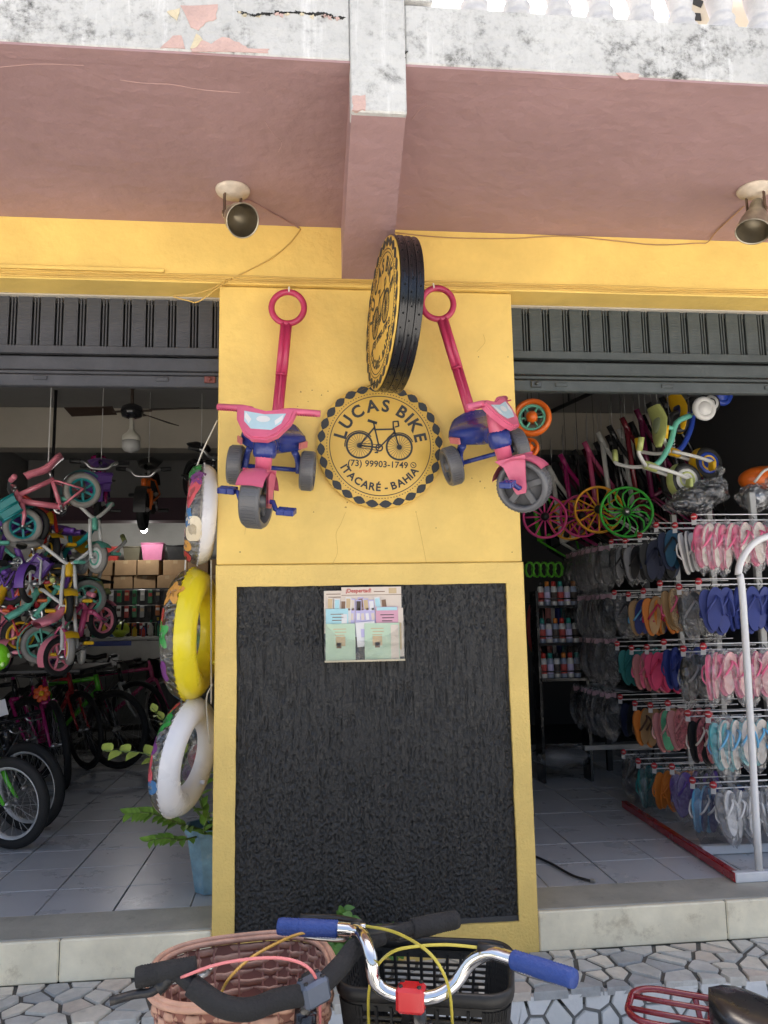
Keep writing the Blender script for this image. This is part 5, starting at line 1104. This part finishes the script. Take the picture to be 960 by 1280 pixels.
# bagged black sandals on a dark stand farther in
st_ = thing('dark_stand', 'dark steel stand with bagged black sandals behind the flip-flop rack', 'stand')
SX, SY0, SY1 = 1.80, 1.98, 2.75
for y in (SY0-.04, SY1+.05): MB().box((SX+.30, y, .95), (.04, .04, 1.9)).obj('post', rackm, st_)
for z in (.30, .68, 1.05, 1.36, 1.70): MB().box((SX+.30, (SY0+SY1)/2, z+.03), (.03, SY1-SY0+.1, .03)).obj('cross_bar', rackm, st_)
MB().box((SX+.05, SY0-.02, .32), (.5, .03, .03)).obj('foot_bar', GALV, st_)
DBAG = clear('smoky_bag', (.78, .78, .79), .16, .2); CLR2 = PAP['rose']
for r_, z in enumerate((1.70, 1.36, 1.05, .68)):
    for k in range(8):
        y = SY0+k*.10; x = SX+.02+rnd.uniform(-.02, .02)-(.0 if r_ else 0)
        MB().tube([(x, y, z), (SX+.30, y, z)], .003, 5).obj('peg', STEEL, st_)
        t = thing('bagged_sandals', 'pair of %s sandals in clear bag on the %s bar of the dark stand' % ('grey' if r_ == 0 else 'black', ('top', 'second', 'third', 'lowest')[r_]), 'sandals', TR(x, y, z) @ RZ(rnd.uniform(-25, 25)), 'bagged sandals on the %s bar' % ('top', 'second', 'third', 'lowest')[r_])
        mt = [eva('charcoal', (.10, .10, .105)), E_['black'], E_['black'], E_['black']][r_]
        for s in (1, -1):
            o = link('sole', FF[[q_ for q_ in FF if q_[0].endswith('foam_black')][0]][0 if s > 0 else 1], t, TR(0, -.012*s, -.15) @ RX(90) @ (Matrix.Identity(4) if s > 0 else RY(180)))
        if r_ == 0:
            MB().prism([(x_*.99, y_*.99) for x_, y_ in SO_], .0078, .009, TR(0, -.012, -.15) @ RX(90)).obj('insole', mt, t)
        link('clear_bag', MATS and (bpy.data.meshes.get('smoky_bag_mesh') or MB().ball((0, 0, -.15), (.075, .045, .165), 14, 12, f=lambda v: 1+.09*math.sin(v.x*7+v.z*12)+.06*math.sin(v.y*12-v.z*9)).crumple(.009).mesh('smoky_bag_mesh', DBAG)), t)
        MB().box((0, 0, -.02), (.085, .004, .035)).obj('bag_header', CLR2, t)
# spray cans and small stand
ss = thing('can_stand', 'small black stand with rows of spray cans behind the pillar', 'stand'); sp = at(700, 830, 2.5); sw = .36
for z in (.74, 1.0, 1.28): MB().box((sp.x, 2.5, z), (sw, .16, .02)).obj('shelf', BKM, ss); MB().tube([(sp.x-sw/2, 2.425, z+.06), (sp.x+sw/2, 2.425, z+.06)], .005, 6).obj('guard_rail', BKM, ss)
for x in (-sw/2, sw/2): MB().box((sp.x+x, 2.5, .7), (.02, .16, 1.4)).obj('side', BKM, ss)
canm = [plastic('can_white', (.58, .58, .57)), plastic('can_blue', (.25, .3, .42))]; capm = [plastic('can_cap_red', (.5, .04, .03)), plastic('can_cap_teal', (.03, .3, .26)), BLKP, plastic('can_cap_orange', (.6, .2, .03))]
capn = ['red', 'teal', 'black', 'orange']
for j, z in enumerate((.751, 1.011, 1.291)):
    for k in range(6):
        t = thing('spray_can', '%s spray can with %s cap on the %s shelf of the can stand' % (('white', 'pale blue')[(j+k) % 2], capn[(k+j) % 4], ('lowest', 'middle', 'top')[j]), 'spray can', TR(sp.x-sw/2+.05+k*.052, 2.49, z), 'spray cans on the %s shelf' % ('lowest', 'middle', 'top')[j])
        MB().lathe([(.023, 0), (.024, .004), (.024, .13), (.018, .145)], 16).obj('can', canm[(j+k) % 2], t); MB().lathe([(.017, .144), (.017, .178), (.012, .184)], 12).obj('cap', capm[(k+j) % 4], t); MB().lathe([(.0243, .03), (.0243, .10)], 16, cap=False).obj('can_print', PAP[['red', 'lilac', 'dark'][k % 3]], t)
# coloured rims and wheels
def spoke_wheel(label, px, py, Y, r, mat, n, curved=False, yaw=0, group='coloured plastic wheels hung at the frames', tyre=None, hub=BLKP, cord=True):
    p = at(px, py, Y); t = thing('bicycle_wheel', label, 'wheel', TR(p) @ RZ(yaw), group)
    MB().torus((0, 0, 0), r, .011 if not tyre else .018, (0, 1, 0), 48, 10, (.9, 1.6)).obj('rim' if not tyre else 'tyre', tyre or mat, t)
    if tyre: MB().torus((0, 0, 0), r-.022, .008, (0, 1, 0), 40, 8, (1.2, 1.6)).obj('rim', mat, t)
    for i in range(n):
        a = 2*PI*i/n; pts = [(r*u*math.cos(a+(.9*u*(1-u)*2 if curved else 0)), 0, r*u*math.sin(a+(.9*u*(1-u)*2 if curved else 0))) for u in ((.15, .35, .55, .75, .97) if curved else (.15, .97))]
        MB().tube(pts, .0065, 6).obj('spoke', mat, t)
    MB().lathe([(.012, -.05), (.03, -.03), (.03, .03), (.012, .05)], 16, RX(90)).obj('hub', hub, t)
    if cord: MB().tube([(0, .02, r), (0, .02, 2.998-p.z)], .002, 4).obj('hanging_cord', BKM, t)
    return t
PKW = plastic('wheel_magenta', (.62, .05, .22)); YLW = plastic('wheel_amber', (.75, .36, .02)); GNW = plastic('wheel_green', (.06, .52, .06))
spoke_wheel('magenta ten-spoke plastic wheel hung beside the pillar', 681, 646, 2.2, .155, PKW, 12, yaw=-12)
spoke_wheel('amber plastic wheel hung behind the other coloured wheels', 712, 650, 2.5, .15, YLW, 12, yaw=-12)
spoke_wheel('magenta plastic wheel hung between two amber ones', 727, 645, 2.3, .155, PKW, 14, yaw=-14)
spoke_wheel('amber ten-spoke plastic wheel overlapping the green one', 748, 637, 2.05, .165, YLW, 12, yaw=-16)
spoke_wheel('bright green plastic wheel with curved spokes', 783, 640, 1.9, .175, GNW, 14, True, yaw=-20, hub=STEEL)
spoke_wheel('small wheel with orange tyre and green rim behind the tricycle handlebar', 665, 522, .62, .088, MINT, 6, yaw=-20, tyre=ORG, group='wheels of hung toys', hub=ORG)
spoke_wheel('tiny orange ring wheel under the orange tyred one', 661, 560, .85, .05, ORG, 5, yaw=-30, group='wheels of hung toys', hub=ORG)
# bicycle frames hung in a row
def hung_frame(label, p, yaw, lean, mat, s=1, txt=None):
    t = thing('bicycle_frame', label, 'bicycle frame', TR(p) @ RZ(yaw) @ RX(lean) @ Matrix.Scale(s, 4), 'bicycle frames hung in a row')
    b = MB(); X = lambda x, z, y=0: Vector((x, y, z))
    b.tube([X(0, 0), X(.06, -.62)], .020, 10); b.tube([X(0, -.03), X(.30, -.48)], .017, 10); b.tube([X(.06, -.62), X(.34, -.45)], .016, 8); b.tube([X(-.03, .05), X(.03, -.08)], .022, 10); b.obj('main_triangle', mat, t)
    for sd2 in (-1, 1): MB().tube([X(.34, -.45, sd2*.02), X(.42, -.86, sd2*.055), X(.06, -.62, sd2*.02)], .010, 6).obj('rear_stay', mat, t)
    MB().tube([X(0, .06), X(0, .30)], .003, 5).obj('hanging_hook', STEEL, t)
    if txt:
        b = MB(); text_into(b, txt, .075, TR(.03, -.021, -.32) @ RZ(0) @ RX(90) @ RZ(84)); b.obj('lettering', DECW, t)
fm = [('lime green', GRN), ('glossy black', BKM), ('magenta', MAG), ('silver white', WHT2), ('matt black', BLKP), ('dark red', paint('dark_red', (.14, .01, .02))), ('black with white lettering', BKM), ('pink', PNK), ('black with silver stays', BKM), ('white', WHT2), ('deep plum', paint('plum', (.12, .01, .05))), ('green', paint('green', (.05, .3, .04)))]
fpos = [(662, 590, 3.0), (676, 580, 2.95), (690, 590, 2.8), (705, 575, 2.7), (722, 570, 2.55), (735, 560, 2.4), (752, 548, 2.25), (766, 540, 2.1), (782, 530, 2.0), (800, 520, 1.9), (815, 512, 1.8), (832, 505, 1.7)]
od = [0, 1, 9, 2, 4, 7, 3, 8, 5, 10, 4, 6]
for k, (px, py, Y) in enumerate(fpos):
    nme, mt = fm[od[k]]; hung_frame('%s bicycle frame hung %s' % (nme, ('at the pillar end of the row', 'among the far frames of the row', 'in the middle of the row', 'at the tricycle end of the row')[k//3]), at(px, py, Y), -18+k*3, rnd.uniform(-3, 3), mt, .95, 'status' if k == 11 else None)
for k in range(11):
    p_ = at(668+k*15, 600-k*8.5, 2.9-k*.12); nme, mt = fm[(1, 4, 10, 1, 5, 4, 1, 9, 4, 1, 10)[k]]; hung_frame('%s bicycle frame in the rear file of hung frames, %s' % (nme, ('by the pillar', 'above the coloured wheels', 'by the hung tricycles')[k//4]), p_+Vector((.10, .16, .02)), -10+k*2, rnd.uniform(-4, 4), mt, .95)
fr_rail = thing('frame_rail', 'dark rail from which the bicycle frames hang', 'rail')
a0, a1 = at(655, 530, 3.05), at(850, 440, 1.62); MB().tube([a0, a1], .018, 8).obj('rail', rackm, fr_rail)
for k in range(4): pt_ = a0.lerp(a1, k/3); MB().tube([pt_, (pt_.x, pt_.y, 2.998)], .008, 6).obj('drop_rod', rackm, fr_rail)
# toddler trikes hung above the rack
GT = 'toddler tricycles hung above the flip-flop rack'
def place_trike(label, px, py, Y, heading, pitch, roll, *a, deco=None):
    T = TR(at(px, py, Y)) @ RZ(heading) @ RY(pitch) @ RX(roll) @ Matrix.Scale(.98, 4) @ TR(-.40, 0, -.09); t = tot_trike(label, T, *a, GT, deco); mi = T.inverted(); s_ = T @ Vector((.1, 0, .2)); MB().tube([mi @ s_, mi @ Vector((s_.x, s_.y, 2.3 if Y < .3 else 2.998))], .003, 5).obj('hanging_cord', BKM, t)
place_trike('white and blue toddler tricycle with yellow saddle hung above the rack', 884, 579, 1.10, 184, 88, 0, BLU, WHP, YELP, BLU, RUB, YELP, deco=plastic('navy_print', (.02, .025, .10)))
place_trike('white and mint toddler tricycle with pistachio saddle hung above the rack', 857, 600, .92, 182, 84, 0, MINT, WHP, PISTA, WHP, BLKP, PISTA, deco=plastic('olive_print', (.25, .30, .18)))
# bagged goods on top of the rack
def bag(label, px, py, Y, r, mat, inner, rot=0):
    p = at(px, py, Y); t = thing('plastic_bag', label, 'bag', TR(p) @ RY(rot)); MB().ball((0, 0, 0), r, 24, 16, f=lambda v: 1+.10*math.sin(v.x*6+v.z*5)+.07*math.sin(v.y*9+v.x*7)+.03*math.sin(v.z*23+v.x*17)).crumple(.007).obj('bag_skin', mat, t); MB().ball((0, 0, 0), [q_*.8 for q_ in r], 16, 10, f=lambda v: 1+.1*math.sin(v.x*5+3)).obj('bag_content', inner, t); MB().tube(bez([(r[0]*.8, 0, r[2]*.5), (r[0]*.95, 0, r[2]*1.1), (r[0]*1.05, .02, r[2]*1.3)], 6), [.03, .015, .012, .02, .02, .03, .03][:7], 8).obj('bag_neck', mat, t)
bag('clear plastic bag of dark goods lying on top of the rack', 873, 622, .85, (.19, .10, .085), DBAG, E_['black'], -18); bag('clear plastic bag with foil at the end of the rack top', 945, 622, .75, (.10, .09, .075), DBAG, M('crumpled_foil', (.4, .42, .45), .3, .8, var=.3, bump=.8, bs=15)); bag('crumpled clear bag on the floor below the sandals', 700, 945, 2.5, (.24, .16, .085), clear('pale_bag', (.8, .8, .8), .14, .2), E_['grey'])
p = at(948, 600, 1.0); ob = thing('orange_toy_hull', 'orange plastic toy shell with white stripe on the rack top', 'toy', TR(p)); MB().ball((0.04, 0, 0), (.16, .10, .085), 20, 12).obj('shell', ORG, ob); MB().tube(bez([(-.08, -.085, -.03), (-.02, -.11, .04), (.08, -.11, .06)], 10), .008, 6).obj('stripe', WHP, ob)
tw = at(888, 504, .9); t = thing('small_wheel', 'small white disc wheel with black tyre hung beside the yellow saddle', 'wheel', TR(tw)); MB().torus((0, 0, 0), .048, .012, (0, 1, 0), 28, 8).obj('tyre', RUB, t); MB().lathe([(.045, -.012), (.045, .012)], 24, RX(90)).obj('disc', WHP, t); MB().torus((0, -.013, 0), .024, .004, (0, 1, 0), 20, 6).lathe([(.01, -.016), (.01, .016)], 12, RX(90)).obj('ring_mark', BLKP, t)
# rolled tyres and tubes on the wall behind the pillar
for k in range(7):
    p = at(668+k*6, 785, 2.9); mt = [eva('tube_red', (.4, .06, .06)), E_['palepink'], E_['black'], E_['rose'], E_['white'], E_['royal'], E_['teal']][k]; t = thing('rolled_rim_tape', '%s rim strip hung in a loop behind the pillar' % ['red', 'pale pink', 'black', 'dusty rose', 'white', 'blue', 'teal'][k], 'strip', TR(p) @ RZ(60+k*3), 'rim strips hung in loops'); MB().torus((0, 0, 0), .20, .009, (0, 1, 0), 40, 6, (.6, 1.8)).obj('loop', mt, t)
for k in range(5):
    p = at(662+k*9, 712, 2.6); t = thing('cable_coil', 'lime green coiled cable hung behind the pillar', 'cable', TR(p), 'lime green coils'); MB().tube([(math.cos(a*1.1)*.035, -.02+.002*a, .0+math.sin(a*1.1)*.06) for a in range(24)], .006, 6).obj('coil', plastic('coil_lime', (.12, .5, .03)), t)
hr = thing('hook_rail', 'two dark rails behind the pillar carrying green coils and rim strips', 'rail')
for (pz, Y, dz, x2) in ((712, 2.6, .055, 704), (785, 2.9, .205, 710)):
    p = at(x2, pz, Y); MB().tube([(.151, Y, p.z+dz), (p.x, Y, p.z+dz)], .006, 6).obj('rail', rackm, hr)
# loose cable on the tiles
MB().tube(bez([atZ(668, 1070, .008), atZ(690, 1080, .008), atZ(715, 1094, .008), atZ(738, 1101, .008)], 20), .006, 8).obj('floor_cable', BLKP, label='black cable with metal plug lying on the white tiles', cat='cable')
pl_ = atZ(741, 1101, .010); MB().box(pl_, (.022, .012, .018), RZ(-30).to_3x3(), bev=.003).obj('cable_plug', STEEL, label='metal plug end of the black floor cable', cat='plug')
# ------------------------------------------------------------------ bicycles parked in front of the shop
GG = ZS+.002
BGRIP = M('blue_rubber_grip', (.02, .055, .24), .5, var=.08, bump=.25, bs=200); CLRED = paint('clamp_red', (.55, .015, .02)); YCAB = plastic('cable_yellow', (.50, .42, .06), .3); OCAB = plastic('cable_ochre', (.5, .28, .05), .3); PCAB = plastic('cable_pink', (.72, .22, .22), .3)
FOAM = M('black_foam_bar', (.016, .016, .017), .85, bump=.3, bs=160)
def root_from(grips, heading, loc):                     # bike matrix whose local point loc stands at the world point
    h = RZ(heading); q = h @ Vector((loc[0], 0, 0)); return TR(grips.x-q.x, grips.y-q.y, GG) @ h
def bowed(pts, z): return [atZ(px, py, zz) for (px, py), zz in zip(pts, z)]
# -- chrome bar with blue grips
barA = bowed([(353, 1158), (438, 1162), (456, 1174), (464, 1200), (468, 1225), (484, 1240), (514, 1247), (545, 1245), (570, 1228), (588, 1203), (612, 1192), (637, 1198), (713, 1222)], [.615, .615, .613, .59, .555, .535, .53, .535, .555, .59, .613, .615, .615])
ga = (barA[0]+barA[-1])/2; A = bicycle('bicycle with chrome bar, blue grips, red clamp and black basket before the panel', root_from(ga, 58, (.80,)), frame=BKM, barw=barA, bar_mat=CHR, clamp=CLRED, grip=BGRIP, grip_len=.112, grip_r=.0165, cables=False, group='bicycles parked in front of the shop', lean=0) if False else bicycle('bicycle with chrome bar, blue grips, red clamp and black basket before the panel', root_from(ga, 58, (.80,)), frame=BKM, barw=barA, bar_mat=CHR, clamp=CLRED, grip=BGRIP, grip_len=.112, grip_r=.0165, cables=False, group='bicycles parked in front of the shop')
ai = A.matrix_world.inverted()
def wtube(o, pts, r, mat, name, n=8, k=24): MB().tube([o.matrix_world.inverted() @ p for p in bez(pts, k)], r, n).obj(name, mat, o)
wtube(A, bowed([(452, 1157), (490, 1164), (525, 1182), (548, 1205), (562, 1240), (566, 1290)], [.62, .63, .64, .62, .56, .45]), .0028, YCAB, 'brake_cable')
wtube(A, bowed([(604, 1185), (560, 1181), (520, 1183), (490, 1190), (470, 1210), (461, 1240), (461, 1290)], [.62, .63, .64, .62, .57, .52, .42]), .0028, YCAB, 'brake_cable')
for a, c in (((438, 1157), (456, 1158)), ((598, 1183), (628, 1189))): wtube(A, bowed([a, c], [.622, .62]), .009, BLKP, 'lever_mount', 8, 2)
wtube(A, bowed([(612, 1186), (640, 1191), (676, 1206)], [.61, .605, .60]), .006, BLKP, 'brake_lever', 6, 8); wtube(A, bowed([(452, 1153), (420, 1147), (376, 1146)], [.615, .605, .60]), .006, BLKP, 'brake_lever', 6, 8)
wtube(A, bowed([(450, 1158), (457, 1158)], [.622, .622]), .006, CHR, 'cable_adjuster', 8, 2); wtube(A, bowed([(600, 1184), (607, 1185)], [.622, .622]), .006, CHR, 'cable_adjuster', 8, 2)
wtube(A, [atZ(514, 1252, .51), atZ(512, 1275, .44), atZ(510, 1300, .36)], .016, BLKP, 'stem', 12, 4)
# black slotted basket
BP = plastic('basket_black', (.012, .012, .012), .5)
c1 = (atZ(500, 1181, .48)+atZ(590, 1190, .48)+atZ(450, 1225, .48)+atZ(605, 1255, .48))/4; hdA = 75; K = ai @ TR(c1) @ RZ(hdA)
def rrect(w, d, n=6, rr=.05):
    P = []
    for (sx, sy, a0) in ((1, 1, 0), (-1, 1, 90), (-1, -1, 180), (1, -1, 270)):
        for i in range(n+1): a = rad(a0+90*i/n); P.append((sx*(d/2-rr)+rr*math.cos(a), sy*(w/2-rr)+rr*math.sin(a)))
    return P
H_ = .24; W_, D_ = .345, .26
def lev(z, extra=0): f = .82+.18*(z+H_)/H_; return [Vector((x*f, y*f, z)) for x, y in rrect(W_+extra, D_+extra)]
MB().tube([K @ v for v in lev(0)], .009, 8, closed=True, sq=(1.6, .8)).obj('basket_rim', BP, A)
b = MB(); b.smooth = True; rw = [[K @ v for v in lev(z)+[lev(z)[0]]] for z in (-.03, 0.004)]; b.grid(rw); rw = [[K @ v for v in lev(z)+[lev(z)[0]]] for z in (-H_, -H_+.03)]; b.grid(rw); lo = [K @ v for v in lev(-H_)]; b.add(lo, [tuple(range(len(lo)))]); b.obj('basket_band', BP, A)
b = MB()
for q in range(1, 15): b.tube([K @ v for v in lev(-.03-(H_-.06)*q/15)], .0035, 4, closed=True)
n_ = len(rrect(W_, D_)); full = lambda z, u: None
per = lev(0); L_ = len(per)
for i in range(L_):
    for u in (0, .5) if (i % 7) != 6 else (0, .125, .25, .375, .5, .625, .75, .875):
        p0 = lev(-.02)[i].lerp(lev(-.02)[(i+1) % L_], u); p1 = lev(-H_+.01)[i].lerp(lev(-H_+.01)[(i+1) % L_], u); b.tube([K @ p0, K @ p1], .004, 4)
b.obj('basket_grid', BP, A, kind='stuff')
# -- black foam bar with a wicker basket
barB = bowed([(176, 1221), (214, 1214), (240, 1232), (274, 1256), (310, 1262), (346, 1250), (392, 1238), (425, 1208), (447, 1182), (478, 1168), (500, 1163), (567, 1150)], [.60, .605, .585, .56, .55, .55, .555, .575, .59, .60, .605, .605])
gb = (barB[0]+barB[-1])/2; Bk = bicycle('bicycle with black foam bar and brown woven basket before the panel', root_from(gb, 107, (.80,)), frame=BKM, barw=barB, bar_mat=FOAM, clamp=M('blue_grey_clamp', (.09, .11, .15), .45, .4), grip=FOAM, grip_len=.095, grip_r=.0185, cables=False, group='bicycles parked in front of the shop', step=True)
MB().tube([Bk.matrix_world.inverted() @ p for p in bez(barB[2:10], 40)], .0185, 12).obj('foam_sleeve', FOAM, Bk)
wtube(Bk, bowed([(204, 1228), (190, 1240), (168, 1243), (137, 1252)], [.59, .58, .575, .57]), [.009, .009, .008, .007, .007, .006, .006, .006, .006][:9], BLKP, 'brake_lever', 8, 8) if False else wtube(Bk, bowed([(204, 1228), (190, 1240), (168, 1243), (137, 1252)], [.59, .58, .575, .57]), .0075, BLKP, 'brake_lever', 8, 9)
wtube(Bk, bowed([(212, 1220), (206, 1228), (196, 1238)], [.60, .59, .58]), .012, BLKP, 'lever_mount', 8, 4)
wtube(Bk, bowed([(272, 1252), (285, 1225), (310, 1200), (340, 1182), (372, 1168), (400, 1164)], [.54, .58, .60, .61, .61, .61]), .0028, OCAB, 'brake_cable'); wtube(Bk, bowed([(226, 1222), (270, 1206), (320, 1198), (360, 1199), (388, 1212), (399, 1240), (400, 1290)], [.60, .62, .63, .62, .6, .54, .42]), .0028, PCAB, 'brake_cable')
wtube(Bk, bowed([(447, 1166), (470, 1164), (497, 1160)], [.61, .61, .608]), .011, BLKP, 'lever_mount', 8, 4); wtube(Bk, bowed([(470, 1170), (500, 1172), (540, 1166)], [.59, .585, .58]), .006, BLKP, 'brake_lever', 6, 6)
WICK = M('brown_woven_plastic', (.50, .285, .20), .5, var=.16, vs=30, bump=.15, bs=150, dirt=.2, dcol=(.5, .3, .22)); WICK2 = M('brown_woven_plastic_dark', (.32, .14, .10), .55, var=.15, vs=30)
c2 = (atZ(300, 1170, .50)+atZ(310, 1258, .50)+atZ(204, 1200, .50)+atZ(412, 1225, .50))/4; KB = Bk.matrix_world.inverted() @ TR(c2) @ RZ(107-9)
WW, DD, HB_ = .365, .315, .24; NS = 34
def oval(z, u, off=0):
    f = .80+.20*(z+HB_)/HB_; a = 2*PI*u; e = 2/2.9; x = math.copysign(abs(math.cos(a))**e, math.cos(a)); y = math.copysign(abs(math.sin(a))**e, math.sin(a))
    return KB @ Vector((x*(DD/2*f+off), y*(WW/2*f+off), z))
for q in range(13):                                     # each strand passes in front of and behind the stakes
    z = -HB_+.012+(HB_-.03)*q/12; P = [oval(z+.0008*math.sin(i*1.7), i/(NS*6), .0042*math.sin(PI*NS*(i/(NS*6))+PI*q)) for i in range(NS*6)]
    MB().tube(P, .0085, 6, closed=True, sq=(1, .30)).obj('woven_strand', WICK, Bk)
for i in range(NS): MB().tube([oval(-HB_, (i+.0)/NS), oval(-.004, (i+.0)/NS)], .0036, 5).obj('stake', WICK2, Bk)
for k in range(3): MB().tube([oval(.000+.0065*(k % 2), i/96, -.006+.006*k) for i in range(96)], .006, 7, closed=True).obj('rim_strand', WICK, Bk)
lo = [oval(-HB_, i/48) for i in range(48)]; b = MB(); b.add(lo, [tuple(range(48))]); b.obj('basket_bottom', WICK2, Bk)
b = MB(); b.smooth = True; b.grid([[oval(z, i/96, .0) for i in range(97)] for z in (-HB_, -.01)]); b.obj('basket_shade_sheet', M('basket_shadow_lining', (.26, .11, .08), .8), Bk)  # darker sheet behind the weave, shade between strands put into its colour
# -- bicycle with red rear carrier
hC = -30; CR = paint('carrier_red', (.17, .01, .02)); tip = atZ(787, 1252, .44); rt_ = tip+RZ(hC) @ Vector((.20, 0, 0))
Cb = bicycle('bicycle with dark red rear carrier and black padded saddle at the kerb', TR(rt_.x, rt_.y, GG) @ RZ(hC), frame=CR, group='bicycles parked in front of the shop', bar='cruiser', rim=SILV, saddle='none')
zc = .44-GG; arc = lambda cx, cy, r, a0: [(cx+r*math.cos(rad(a0+15*i)), cy+r*math.sin(rad(a0+15*i))) for i in range(7)]
lp = arc(.14, .035, .035, 0)+arc(-.15, .025, .05, 90)+arc(-.15, -.025, .05, 180)+arc(.14, -.035, .035, 270)
MB().tube([Vector((x, y, zc)) for x, y in lp], .0068, 8, closed=True).obj('carrier_loop', CR, Cb)
for y in (-.027, .027): MB().tube([(-.198, y, zc), (-.12, y, zc-.001), (.172, y, zc)], .0056, 8).obj('carrier_bar', CR, Cb)
for x in (-.05, .07): MB().tube([(x, -.072, zc-.006), (x, .072, zc-.006)], .006, 8).obj('carrier_bar', CR, Cb)
for s in (-1, 1): MB().tube([(-.08, s*.070, zc-.004), (0, s*.066, .33)], .006, 6).obj('carrier_stay', CR, Cb)
sdl = Cb.matrix_world.inverted() @ atZ(952, 1277, .49); rows = []
for i in range(13):
    u = i/12; w = (.085*math.sqrt(max(.0, 1-((u-.3)/.31)**2)) if u < .3 else .022+.063*(.5+.5*math.cos(min(1, (u-.3)/.55)*PI)))+.001
    rows.append([sdl+Vector((-.085+.26*u, w*math.cos(a), .030*math.copysign(abs(math.sin(a))**.7, math.sin(a))+.012*math.cos(u*6))) for a in [2*PI*q/20 for q in range(21)]])
b = MB(); b.grid(rows); b.obj('padded_saddle', M('black_vinyl_saddle', (.012, .012, .013), .25, coat=.3, bump=.03), Cb)
# -- weeds growing at the foot of the pillar
WEED = M('weed_leaf', (.085, .20, .03), .45, var=.25, vs=18)
def weed(label, stems):
    o = at(*stems[0][0]); o.z = ZB+.002; o.y = -.03; t = thing('weed', label, 'weed', TR(o), 'weeds at the foot of the pillar'); inv_ = t.matrix_world.inverted()
    for pts in stems:
        P = bez([Vector((0, 0, 0))]+[inv_ @ at(*p_) for p_ in pts], 14); MB().tube(P, .002, 5).obj('stem', STEMM, t)
        for i in range(3, len(P)):
            for s in (-1, 1):
                if rnd.random() < .75: a = rnd.uniform(0, 6.28); b = MB(); leaf_blade(b, P[i], Vector((math.cos(a)*s, -.5, .35+.3*math.sin(a))), (rnd.uniform(-.4, .4), -1, .6), rnd.uniform(.030, .05), rnd.uniform(.012, .018)); b.obj('leaf', WEED, t)
weed('leafy green weed rising against the black panel between the baskets', [[(425, 1165, -.10), (430, 1136, -.14)], [(428, 1170, -.10), (440, 1146, -.16)], [(440, 1165, -.08), (470, 1164, -.16)], [(420, 1170, -.10), (414, 1152, -.16)]])
weed('low green weed beside the brown woven basket', [[(412, 1200, -.12), (408, 1176, -.16)], [(415, 1205, -.14), (420, 1184, -.24)], [(405, 1200, -.14), (402, 1205, -.3)], [(412, 1210, -.14), (424, 1200, -.3)], [(412, 1205, -.14), (414, 1190, -.34)]])
weed('small green weed on the yellow sill below the black panel', [[(480, 1175, -.08), (488, 1160, -.12)], [(520, 1185, -.06), (545, 1180, -.14)], [(380, 1168, -.06), (384, 1158, -.1)]])

# ------------------------------------------------------------------ things behind the balusters
bb_ = thing('blue_board', 'blue board leaning behind the balcony balusters', 'board', TR(at(866, 8, -.55)) @ RX(-8)); MB().box((0, 0, .35), (.22, .02, 1.1), bev=.004).obj('panel', paint('board_blue', (.02, .18, .62)), bb_)
rd = thing('round_panel', 'round cream panel with dark square cut-outs behind the balusters', 'panel', TR(at(915, 30, -.72)) @ RX(-6)); MB().lathe([(.21, 0), (.21, .02)], 48, RX(90)).obj('disc', M('cream_panel', (.62, .55, .42), .6), rd)
for k in range(14):
    a = 2*PI*k/14; MB().box((.165*math.cos(a), -.0215, .165*math.sin(a)), (.05, .004, .034), RY(-math.degrees(a)).to_3x3()).obj('cut_out', M('dark_cutout', (.03, .03, .03), .8), rd)
